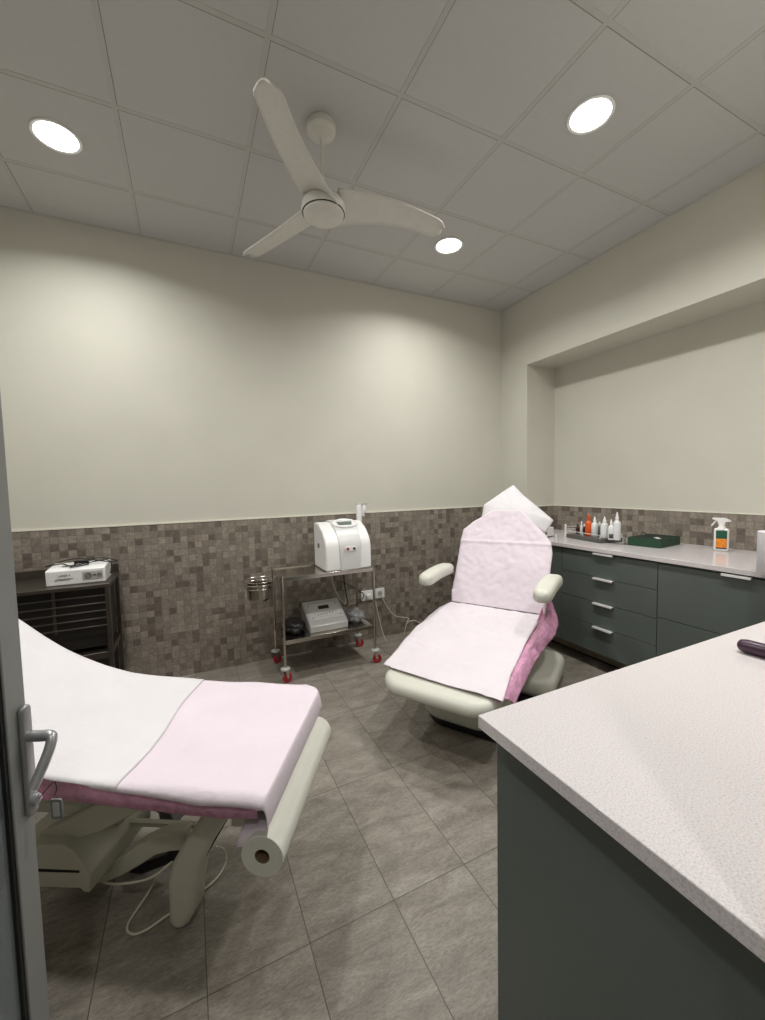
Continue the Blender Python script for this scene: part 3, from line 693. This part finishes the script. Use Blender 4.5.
link('wire_ring', bm, M['steel'], pot)

# white machine on the top shelf
mx0, mx1, my0, my1, mh = -2.15, -1.772, -.485, -.17, .36; mz = TZ-.008
mc = thing('beauty_machine', 'white boxy beauty machine with rounded top on the upper trolley shelf', 'machine', ((mx0+mx1)/2,(my0+my1)/2,mz))
prof = [(my0,0),(my0+.004,.18),(my0+.018,.225),(my0+.045,.262),(my0+.09,.305),(my0+.20,mh),(my1-.02,mh),(my1,mh-.02),(my1,0)]
link('shell', prism(nb(), [V((mx0,y,mz+.006+z)) for y, z in prof], (mx1-mx0,0,0)), M['white'], mc, bevel=.014, segs=4)
cpan = [(my0-.007,.006),(my0-.004,.175),(my0+.008,.222),(my0+.038,.266),(my0+.085,.322),(my0+.21,mh+.022),(my1-.02,mh+.018),(my1-.03,.1),(my1-.03,.006)]
w_ = mx1-mx0; bm = nb()
a = [bm.verts.new((mx0+w_*(.27+.04*(1-z/mh)), y, mz+z)) for y, z in cpan]; b = [bm.verts.new((mx1-w_*(.20+.05*(1-z/mh)), y, mz+z)) for y, z in cpan]
bm.faces.new(a); bm.faces.new(list(reversed(b)))
for i in range(len(a)): bm.faces.new((a[i], b[i], b[(i+1)%len(a)], a[(i+1)%len(a)]))
link('centre_panel', bm, mat('light grey panel', (205,206,205), .35), mc, bevel=.006, segs=3)
mcx = mx0+w_*.53; tn = V((0,-.44,.898)).normalized(); tp = V((mcx+.01, my0+.145, mz+.352)); tv = V((0,.898,.44)).normalized()
def ell(ra, rb, h, n=36): return [tp + V((1,0,0))*ra*math.cos(2*PI*k/n) + tv*rb*math.sin(2*PI*k/n) + tn*h for k in range(n)]
bm = nb(); rings = [[bm.verts.new(p) for p in ell(*q)] for q in ((.106,.066,-.02),(.106,.066,.008),(.100,.061,.014),(.090,.052,.010),(.086,.048,.002))]
for i in range(4):
    for k in range(36): bm.faces.new((rings[i][k], rings[i][(k+1)%36], rings[i+1][(k+1)%36], rings[i+1][k]))
link('lid_rim', bm, M['white'], mc)
bm = nb(); bm.faces.new([bm.verts.new(p) for p in ell(.087,.049,.004)]); link('lid_dish', bm, M['white'], mc)
bm = nb(); q = tp+tn*.010; prism(bm, [q+V((-.058,0,0))+tv*-.018, q+V((.050,0,0))+tv*-.024, q+V((.062,0,0))+tv*.02, q+V((-.064,0,0))+tv*.022], tn*.002)
link('screen', bm, mat('screen grey', (96,108,104), .15), mc, label='grey green display on top')
fy_ = my0-.0065
pl_ = link('socket_plate', slab(nb(), rrect(mcx-.052,mcx+.052,mz+.150,mz+.192,.0205,6), 0, .005, .002, lambda u,v,h: V((u, fy_-h+.002, v))), M['white'], mc)
for k, (dx, mm_) in enumerate(((-.025,'red'),(.028,'ink'))):
    link('socket', lathe(nb(), [(.011,0),(.011,.003),(.006,.004)], (mcx+dx, fy_-.003, mz+.171), 18, (0,-1,0)), M[mm_], pl_)
link('side_vent', box(nb(), mx0-.002, mx0+.002, my0+.16, my0+.21, mz+.17, mz+.205), M['midgrey'], mc, bevel=.002)
hs = thing('machine_handpiece', 'white handpiece standing in a holder behind the beauty machine', 'handpiece', (mx1-.055,-.165,mz+.2))
hx = aty(362, 508, -.16)
link('holder', slab(nb(), rrect(hx.x-.05, hx.x-.005, -.166, -.136, .008, 4), TZ-.008, hx.z+.04, .006, lambda u,v,h: V((u,v,h))), M['white'], hs)
link('handle', tube(nb(), smoothpath([V((hx.x+.01,-.152,hx.z-.07)), V((hx.x+.02,-.152,hx.z-.01)), V((hx.x+.015,-.152,hx.z+.03))], 5), [.012]*3+[.02]*5+[.014]*3, 14), M['white'], hs)
link('head', box(nb(), hx.x-.05, hx.x+.05, -.167, -.137, hx.z+.032, hx.z+.042), M['grey'], hs, bevel=.003)
# control unit on the lower shelf
zz = .311; ux0, ux1, uy0, uy1 = -2.275, -1.965, -.43, -.17
cu_ = thing('control_unit', 'silver control unit with sloped panel on the lower trolley shelf', 'control unit', ((ux0+ux1)/2,(uy0+uy1)/2,zz-.004))
prof = [(uy0,-.004),(uy0-.004,.045),(uy0+.015,.060),(uy1-.02,.175),(uy1,.172),(uy1,-.004)]
link('case', prism(nb(), [V((ux0,y,zz+z)) for y, z in prof], (ux1-ux0,0,0)), M['silver'], cu_, bevel=.007, segs=3)
e1 = V((0, (uy1-.02)-(uy0+.015), .115)).normalized(); en = V((0,-e1.z,e1.y)); cq = V(((ux0+ux1)/2, (uy0+uy1-.005)/2, zz+.1175))
def PF(u, v, h): return cq + V((1,0,0))*u + e1*v + en*h
link('face_plate', slab(nb(), rrect(-.135,.135,-.088,.088,.008,4), -.001, .003, .001, PF), mat('light silver panel', (200,200,198), .4, .1), cu_)
link('display', slab(nb(), rrect(-.04,.048,.022,.062,.003,3), .002, .0045, .001, PF), M['black'], cu_, label='small dark display')
for u, v in ((-.115,.07),(.115,.07),(-.11,-.068),(.118,-.06)): link('screw_cap', lathe(nb(), [(.006,0),(.006,.0015),(.003,.002)], PF(u,v,.0028), 14, en), M['ink'], cu_)
for k in range(6): link('button', lathe(nb(), [(.005,0),(.005,.002),(.003,.003)], PF(-.06+.024*k,-.04+.002*k,.0028), 12, en), M['ink'] if k else M['red'], cu_)
bm = nb()
for a_, b_, c_, d_ in ((-.09,.095,-.02,-.0185),(-.09,.095,-.062,-.0605),(-.09,-.0885,-.0605,-.02),(.0935,.095,-.0605,-.02)): box(bm, a_, b_, c_, d_, .0028, .0034, PF)
link('panel_outline', bm, M['midgrey'], cu_, smooth=False)
# black pouch and clear bag and leads on the lower shelf
def lump(name, c, r, m, seed, flat=1, lab=None, cat=None):
    bm = nb(); bmesh.ops.create_icosphere(bm, subdivisions=4, radius=1)
    for v in bm.verts:
        n_ = noise.noise(v.co*2.2 + V((seed,0,0)))*.25 + noise.noise(v.co*6 + V((seed,3,0)))*.08
        q = v.co*(1+n_); v.co = V((c[0]+q.x*r[0], c[1]+q.y*r[1], max(c[2]+q.z*r[2], c[2]-r[2]*.8)))
    return tag(link(name, bm, m, angle=80), lab, cat)
lump('black_pouch', (-2.375,-.30,.347), (.085,.12,.06), M['black'], 3, lab='black pouch slumped at the left of the lower trolley shelf', cat='pouch')
lump('plastic_bag', (-1.865,-.33,.355), (.075,.09,.062), M['bag'], 8, lab='crumpled clear grey bag at the right of the lower trolley shelf', cat='bag')
tag(link('machine_lead', tube(nb(), smoothpath([(-2.0,-.105,TZ-.02),(-1.985,-.10,.62),(-1.96,-.11,.52),(-1.93,-.15,.45),(-1.90,-.22,.42)], 6), .013, 12), M['grey']), 'thick grey hose hanging behind the trolley from the machine', 'hose')
bm = tube(nb(), smoothpath([(-1.88,-.10,.77),(-1.87,-.10,.6),(-1.86,-.12,.47),(-1.88,-.20,.44),(-1.92,-.26,.42)], 6), .005, 8)
tube(bm, smoothpath([(-1.90,-.1,.60),(-1.8,-.09,.54),(-1.70,-.07,.47),(-1.66,-.04,.43),(-1.72,-.08,.38),(-1.85,-.2,.40)], 6), .004, 8)
tag(link('black_lead', bm, M['black']), 'black leads hanging from the machine behind the right end of the trolley', 'cord')
# wall sockets
def wsock(px0, px1, py0, py1, lab, rocker):
    a = aty(px0, py1, -.009); b = aty(px1, py0, -.009); c = ((a.x+b.x)/2, -.009, (a.z+b.z)/2)
    s = thing('wall_socket', lab, 'wall socket', c, 'white sockets on the tiled wall')
    w = abs(b.x-a.x)/2; w = max(w, .04); hh = .047
    link('plate', slab(nb(), rrect(c[0]-w, c[0]+w, c[2]-hh, c[2]+hh, .004, 3), 0, .009, .003, lambda u,v,h: V((u,-.009-h,v))), M['white'], s)
    if rocker: link('plug', slab(nb(), rrect(c[0]-.026,c[0]+.026,c[2]-.028,c[2]+.014,.01,4), .008, .04, .006, lambda u,v,h: V((u,-.009-h,v))), M['white'], s)
    else:
        link('socket_face', lathe(nb(), [(.022,0),(.022,.003),(.018,.003),(.018,.0005)], (c[0],-.018,c[2]), 24, (0,-1,0)), M['grey'], s)
    return c
s1 = wsock(361, 374.5, 587, 603.5, 'white wall socket with a plug in it, left of the pair', True)
s2 = wsock(375, 384, 585, 601, 'white wall socket with empty holes, right of the pair', False)
yc = -.03
bm = tube(nb(), smoothpath([V((s1[0]+.02,-.05,s1[2]-.02)), aty(375,600,-.06), aty(379,618,-.09), aty(384,636,-.12), aty(391,649,-.2), atz(400,659,.008), atz(414,668,.008)], 6), .0035, 8)
link('power_cord', bm, M['cable'], chair)
bm = tube(nb(), smoothpath([V((s2[0]+.01,-.03,s2[2]-.02)), aty(385,603,-.05), aty(391,612,-.05), aty(397,616.5,-.05), aty(408,618,-.05), aty(407,622,-.06), aty(405,630,-.08), aty(404,640,-.12), atz(410,652,.01)], 6), .0035, 8)
tube(bm, smoothpath([aty(405,630,-.08), aty(406.5,624,-.08), aty(412,620.5,-.09), aty(420,623,-.12), aty(432,634,-.2)], 6), .0035, 8)
link('power_cord', bm, M['cable'], chair)

# ------------------------------------------------------------------ dark cart by the back wall
kx0, kx1, ky0, ky1, kz = -4.17, -3.535, -.47, -.075, .868
cart = thing('slatted_cart', 'dark metal cart with slatted front behind the couch on the left', 'cart', ((kx0+kx1)/2,(ky0+ky1)/2,0))
for x in (kx0, kx1-.025):
    for y in (ky0, ky1-.025): link('post', box(nb(), x, x+.025, y, y+.025, 0, kz-.012 if 0 else kz-.002), M['dsteel'], cart, bevel=.003)
link('top', box(nb(), kx0-.005, kx1+.005, ky0-.008, ky1, kz-.022, kz), M['dsteel'], cart, bevel=.002)
link('back_rail', box(nb(), kx0, kx1, ky1+.004, ky1+.012, kz-.02, kz+.055), M['dsteel'], cart, bevel=.001)
link('inner_box', box(nb(), kx0+.03, kx1-.03, ky0+.05, ky1-.02, kz-.40, kz-.024), M['cartdark'], cart, smooth=False)
for k in range(5): link('slat', box(nb(), kx0+.025, kx1-.025, ky0+.002, ky0+.012, kz-.075-.047*k, kz-.068-.047*k), M['dsteel'], cart, bevel=.001)
link('mullion', box(nb(), kx0+.345, kx0+.36, ky0+.013, ky0+.02, kz-.28, kz-.02), M['dsteel'], cart, bevel=.001)
link('lower_shelf', box(nb(), kx0+.01, kx1-.01, ky0+.004, ky1-.03, .40, .44), M['dsteel'], cart, bevel=.002)
link('lower_panel', box(nb(), kx0+.03, kx1-.03, ky1-.03, ky1-.02, .05, .46), M['cartdark'], cart, smooth=False)
link('bottom_shelf', box(nb(), kx0+.01, kx1-.01, ky0+.01, ky1-.03, .08, .10), M['dsteel'], cart, bevel=.002)
tag(link('storage_box', box(nb(), kx0+.22, kx0+.34, ky0+.08, ky0+.26, .4405, .52), M['grey'], bevel=.004), 'small grey box on the lower shelf of the dark cart', 'box')
# device on the cart
vx0, vx1, vy0, vy1, vh = -3.862, -3.562, -.40, -.19, .088
dv = thing('treatment_device', 'white box device with two sockets on top of the dark cart', 'device', ((vx0+vx1)/2, (vy0+vy1)/2, kz))
link('case', prism(nb(), [V((vx0,y,kz+z)) for y, z in ((vy0,.001),(vy0,vh),(vy0+.012,vh+.008),(vy1,vh+.02),(vy1,.001))], (vx1-vx0,0,0)), M['white'], dv, bevel=.005, segs=3)
pn = link('socket_panel', slab(nb(), rrect(vx1-.118,vx1-.012,kz+.022,kz+.074,.006,4), 0, .002, .0005, lambda u,v,h: V((u,vy0-h,v))), M['grey'], dv)
link('dial', lathe(nb(), [(.019,0),(.019,.003),(.012,.004),(.011,.001)], (vx1-.088,vy0-.001,kz+.048), 24, (0,-1,0)), M['midgrey'], pn)
link('dial', lathe(nb(), [(.012,0),(.012,.003),(.008,.004),(.007,.001)], (vx1-.030,vy0-.001,kz+.048), 24, (0,-1,0)), M['midgrey'], pn)
link('arrow_mark', prism(nb(), [V((vx1-.064,vy0-.0022,kz+.052)),V((vx1-.055,vy0-.0022,kz+.052)),V((vx1-.055,vy0-.0022,kz+.056)),V((vx1-.047,vy0-.0022,kz+.048)),V((vx1-.055,vy0-.0022,kz+.040)),V((vx1-.055,vy0-.0022,kz+.044)),V((vx1-.064,vy0-.0022,kz+.044))], (0,-.0008,0)), M['ink'], pn)
textobj('lettering', 'LASER II', .018, frame((vx0+.09,vy0-.0006,kz+.058), (1,0,0), (0,0,1)), M['ink'], dv)
bm = nb()
for i, (a_, b_) in enumerate(((.048,.135),(.042,.120))): box(bm, vx0+a_, vx0+b_, vy0-.0012, vy0, kz+.038-.007*i, kz+.041-.007*i)
link('printed_line', bm, M['ink'], dv, smooth=False)
link('folded_paper', box(nb(), -3.80, -3.72, -.33, -.24, kz+vh+.021, kz+vh+.0255), M['white'], dv, bevel=.001)
pts = [(-3.55,-.30,kz+.03),(-3.545,-.28,kz+.09),(-3.57,-.28,kz+vh+.03),(-3.64,-.30,kz+vh+.028),(-3.74,-.36,kz+vh+.022),(-3.80,-.30,kz+vh+.03),(-3.88,-.30,kz+vh+.02),(-3.875,-.25,kz+vh+.02),(-3.80,-.22,kz+vh+.04),(-3.70,-.24,kz+vh+.045),(-3.66,-.33,kz+vh+.022),(-3.74,-.39,kz+vh+.018),(-3.70,-.31,kz+vh+.035),(-3.62,-.25,kz+vh+.045),(-3.54,-.27,kz+vh+.03),(-3.51,-.29,kz+vh+.02),(-3.545,-.32,kz+vh+.022),(-3.64,-.30,kz+vh+.04)]
bm = tube(nb(), smoothpath(pts, 6), .0035, 8)
tag(link('black_lead', bm, M['black']), 'tangled black lead with plug lying on the white device', 'cord')
tag(link('power_plug', slab(nb(), rrect(-3.735,-3.66,-.325,-.30,.006,3), kz+vh+.026, kz+vh+.045, .004, lambda u,v,h: V((u,v,h))), M['black']), 'black plug lying on top of the white device', 'plug')

# ------------------------------------------------------------------ things on the right-hand worktop
def W(px, py): return atz(px, py, ZT)
z = ZT
# white device at the left end
a = W(541,539); b = W(554,536.5)
wd = thing('white_device', 'small white box device at the left end of the worktop behind the chair', 'device', (a.x+.1, a.y+.05, z))
ddx = (b-a).normalized(); ddn = V((-ddx.y, ddx.x, 0)); ddn = ddn if ddn.x > 0 or ddn.y > 0 else -ddn
a0 = a - ddx*.09
link('case', slab(nb(), rrect(0,(b-a0).length,0,.15,.008,4), .008, .088, .006, lambda u,v,h: a0+ddx*u+ddn*v+V((0,0,h))), M['white'], wd)
link('foot', box(nb(), .02,(b-a0).length-.01,.01,.14,0,.009, lambda u,v,h: a0+ddx*u+ddn*v+V((0,0,h))), M['ink'], wd)
link('knob', lathe(nb(), [(.012,0),(.012,.006),(.008,.008)], a0+ddx*((b-a0).length*.55)+V((0,0,.045)), 16, -ddn), M['ink'], wd)
# tray with bottles
tl = W(566,537.5); tf = W(600,543.5); tw = W(628,540.5)
tl.z = tf.z = tw.z = 0
e_ = (tf-tl).normalized(); g_ = V((-e_.y, e_.x, 0)); g_ = g_ if (tw-tf).dot(g_) > 0 else -g_
tlen = (tf-tl).length; tdep = min(max(.12,(tw-tf).dot(g_)), .22)
def TR(u, v, h): return V((tl.x,tl.y,0)) + e_*u + g_*v + V((0,0,z+h))
tr = thing('bottle_tray', 'dark grey tray full of small bottles on the worktop', 'tray', TR(tlen/2,tdep/2,0))
link('tray_body', box(nb(), 0, tlen, 0, tdep, 0, .034, TR), M['tray'], tr, bevel=.004)
bm = nb()
for h in (.062,):
    tube(bm, [TR(.005,.005,h),TR(tlen-.005,.005,h),TR(tlen-.005,tdep-.005,h),TR(.005,tdep-.005,h),TR(.005,.005,h)], .0025, 6)
for u in (.005, tlen*.5, tlen-.005):
    for v in (.005, tdep-.005): tube(bm, [TR(u,v,.034),TR(u,v,.062)], .0025, 6)
link('wire_rail', bm, M['chrome'], tr)
def bottle(name, px, py_base, py_top, width_px, m, lab, neck=.4, capm=None, v=.5, shape='round', group='bottles in the tray'):
    p0 = at(px, py_base, g_, TR(0, tdep*v, 0)); base = V((p0.x,p0.y,z+.0345)); dist = (base-CAM).dot(fwd)
    top = at(px, py_top, g_, TR(0, tdep*v, 0)).z; h = top-base.z; r = width_px/FPX*dist/2
    t_ = thing(name, lab, 'bottle', base, group)
    if shape == 'spray': prof = [(r*.9,0),(r,.004),(r,h*.5),(r*.75,h*.62),(r*.32,h*.68),(r*.3,h*.74)]
    else: prof = [(r*.9,0),(r,.004),(r,h*.55),(r*.9,h*.64),(r*neck,h*.72),(r*neck,h*.76)]
    link('body', lathe(nb(), prof, base, 20), m, t_)
    if shape == 'cone': link('cap', lathe(nb(), [(r*.5,h*.74),(r*.45,h*.80),(r*.16,h*.98),(r*.1,h)], base, 16), capm or M['white'], t_)
    else: link('cap', lathe(nb(), [(r*neck*1.15,h*.75),(r*neck*1.15,h*.97),(r*neck*.8,h)], base, 16), capm or M['white'], t_)
    return t_
bottle('small_bottle', 577.5, 541, 524, 3.6, M['brown'], 'small dark red bottle at the left end of the tray', v=.45, capm=M['black'])
bottle('small_bottle', 581.5, 541, 521, 2.6, M['clear'], 'slim white capped bottle between the dark bottles', v=.35)
bottle('small_bottle', 584.3, 541, 524, 3.4, M['brown'], 'small dark bottle with a pale cap beside the orange bottle', v=.55)
bottle('orange_bottle', 588.5, 544, 514.5, 6.6, M['orange'], 'orange plastic bottle in the tray', v=.3, capm=M['orange'])
bottle('dropper_bottle', 594.5, 543, 516.5, 6.2, M['clear'], 'white nozzle bottle just right of the orange one', v=.4, shape='cone')
bottle('grey_bottle', 599.3, 542, 522, 4.6, M['midgrey'], 'grey bottle between the white nozzle bottles', v=.7)
bottle('dropper_bottle', 604.3, 543, 516.5, 7.2, M['clear'], 'wide white nozzle bottle in the middle of the tray', v=.4, shape='cone')
sbt = bottle('dropper_bottle', 611, 544, 519, 5.4, M['clear'], 'short white nozzle bottle with a dark printed label', v=.25, shape='cone')
_b = V(sbt.location); _t = (CAM-_b); _t.z = 0; _t.normalize(); _s = V((-_t.y,_t.x,0)); _r = 5.4/FPX*((_b-CAM).dot(fwd))/2
_bm = grid(nb(), lambda u, v: _b + (_t*math.cos(1.5*(u-.5)) + _s*math.sin(1.5*(u-.5)))*(_r*1.012) + V((0,0,.012+.034*v)), 8, 1)
_o = link('printed_label', _bm, M['ink'], sbt); _m = _o.modifiers.new('thick','SOLIDIFY'); _m.thickness = .0004
bottle('dropper_bottle', 616.8, 544, 512, 7, M['clear'], 'tallest white nozzle bottle at the right of the tray', v=.35, shape='cone')
# small jar rack at the tray's right end
pj_ = at(625, 543, g_, TR(0, tdep*.6, 0)); rk = thing('tweezer_stand', 'small metal stand with tools at the right end of the tray', 'stand', V((pj_.x,pj_.y,z)))
bm = nb()
b0 = V((pj_.x,pj_.y,z))
box(bm, -.02,.02,-.012,.012,0,.006, lambda u,v,h: b0+V((u,v,h)))
for k in range(4): tube(bm, [b0+V((-.015+.01*k,0,.005)), b0+V((-.02+.013*k,.004,.075+.004*(k%2)))], .002, 6)
link('tools', bm, M['steel'], rk)
# white tube stands
for px, h, lab in ((556.0, .055, 'short white tube standing in front of the tray'), (565.5, .105, 'taller white tube with a side arm left of the tray')):
    p = W(px, 541.5 if px < 560 else 535.5); bm = lathe(nb(), [(.0085,0),(.0085,h),(.004,h+.002)], (p.x,p.y,z), 14)
    if h > .08: tube(bm, [V((p.x,p.y,z+.06)), V((p.x+.10,p.y-.06,z+.06))], .003, 8); tube(bm, [V((p.x,p.y,z+.085)), V((p.x+.09,p.y-.055,z+.085))], .002, 8)
    tag(link('white_tube', bm, M['white']), lab, 'tube')
# green box
gl = W(627.3,545); gf = W(660,548.6); gr = W(676,544)
for q in (gl, gf, gr): q.z = 0
ge = (gf-gl).normalized(); gg = V((-ge.y,ge.x,0)); gg = gg if (gr-gf).dot(gg) > 0 else -gg
glen = (gf-gl).length; gdep = (gr-gf).dot(gg)
def G(u, v, h): return V((gl.x,gl.y,0)) + ge*u + gg*v + V((0,0,z+h))
gh = .062
gb = thing('green_box', 'dark green open box on the worktop between the tray and the spray bottle', 'box', G(glen/2,gdep/2,0))
bm = nb(); w = .006
box(bm, 0,glen,0,gdep,0,.006,G); box(bm, 0,glen,0,w,.006,gh,G); box(bm, 0,glen,gdep-w,gdep,.006,gh,G); box(bm, 0,w,w,gdep-w,.006,gh,G); box(bm, glen-w,glen,w,gdep-w,.006,gh,G)
link('box_body', bm, M['green'], gb, smooth=False)
lp_ = [G(glen*.12+.022*math.cos(PI*k/10), gdep*.6, .05+.036*math.sin(PI*k/10)) for k in range(11)]
tag(link('cable_loop', tube(nb(), lp_+[G(glen*.12-.022,gdep*.6,.012)], .003, 8), M['black']), 'black cable loop sticking out of the green box', 'cable')
tag(link('paper_slip', prism(nb(), [G(glen*.62,gdep*.3,gh+.001),G(glen*.85,gdep*.12,gh+.001),G(glen*.9,gdep*.22,gh+.001),G(glen*.68,gdep*.42,gh+.001)], (0,0,.0015)), M['white'], smooth=False), 'white paper slip lying across the green box', 'paper')
link('dark_inside', box(nb(), w, glen-w, w, gdep-w, .05, gh+.0005, G), mat('dark green inside', (16,34,24), .9), gb, smooth=False)  # flat slab near the rim stands for the dark inside
# spray bottle
sp = W(721, 551.3); sp = V((sp.x, sp.y, z)); dist = (sp-CAM).dot(fwd); k = dist/FPX
to = (CAM-sp); to.z = 0; to.normalize(); sx = V((-to.y, to.x, 0)); sx = sx if sx.dot(R_) > 0 else -sx
sbp = sp - to*.02
def S(u, v, h): return sbp + sx*u + to*v + V((0,0,h))
bh = 25.5*k; bw = 6.0*k; tot = 36*k
sb = thing('spray_bottle', 'white trigger spray bottle with a green and orange label', 'spray bottle', sbp)
link('body', slab(nb(), rrect(-bw,bw,-bw*.62,bw*.62,bw*.4,5), 0, bh*.9, bw*.3, S), M['white'], sb)
link('neck', lathe(nb(), [(bw*.75,bh*.86),(bw*.42,bh*.98),(bw*.36,bh*1.08)], sbp, 20), M['white'], sb)
yb = bw*.62+.0004
link('label_top', slab(nb(), rrect(-bw*.72,bw*.72,bh*.5,bh*.82,.002,2), 0,.0008,.0002, lambda u,v,h: S(u,yb+h,v)), M['labelg'], sb)
link('label_bottom', slab(nb(), rrect(-bw*.72,bw*.72,bh*.12,bh*.5,.002,2), 0,.0008,.0002, lambda u,v,h: S(u,yb+h,v)), M['labelo'], sb)
link('label_band', slab(nb(), rrect(-bw*.72,bw*.72,bh*.10,bh*.15,.001,2), 0.0006,.0012,.0002, lambda u,v,h: S(u,yb+h,v)), M['ink'], sb)
th = nb(); HB = bh*1.04
prism(th, [S(-bw*.6,-.011,HB+.02*1.2),S(-bw*1.3,-.011,HB+.034*1.1),S(-bw*1.25,-.011,HB+.046),S(bw*.4,-.011,HB+.046),S(bw*1.2,-.011,HB+.03),S(bw*1.15,-.011,HB+.022),S(bw*.45,-.011,HB+.018),S(bw*.42,-.011,HB-.002),S(-bw*.42,-.011,HB-.002)], to*.022)
tg_ = link('trigger_head', th, M['white'], sb, bevel=.003, segs=2)
link('trigger', tube(nb(), smoothpath([S(-bw*.7,0,HB+.028), S(-bw*1.0,0,HB+.012), S(-bw*1.35,0,HB-.010)], 4), .0045, 8), M['white'], tg_)
# white box at the right edge
wr = atz(755.5, 574, ZT); wr2 = V((wr.x+.0, wr.y, z))
hh_ = 43*((wr2-CAM).dot(fwd))/FPX
tag(link('paper_towel_roll', lathe(nb(), [(.055,0),(.057,.003),(.057,hh_-.004),(.054,hh_),(.02,hh_),(.02,hh_-.02)], wr2+V((.045,-.045,0)), 40), M['paper']), 'white paper towel roll standing at the right edge of the picture', 'paper roll')

# ------------------------------------------------------------------ world and colour management
w = bpy.data.worlds.new('world'); bpy.context.scene.world = w; w.use_nodes = True
w.node_tree.nodes['Background'].inputs[0].default_value = (.8,.85,.9,1); w.node_tree.nodes['Background'].inputs[1].default_value = .02
vs = bpy.context.scene.view_settings
vs.view_transform = 'Standard'; vs.look = 'None'; vs.gamma = 1; vs.use_curve_mapping = False; vs.exposure = -.13
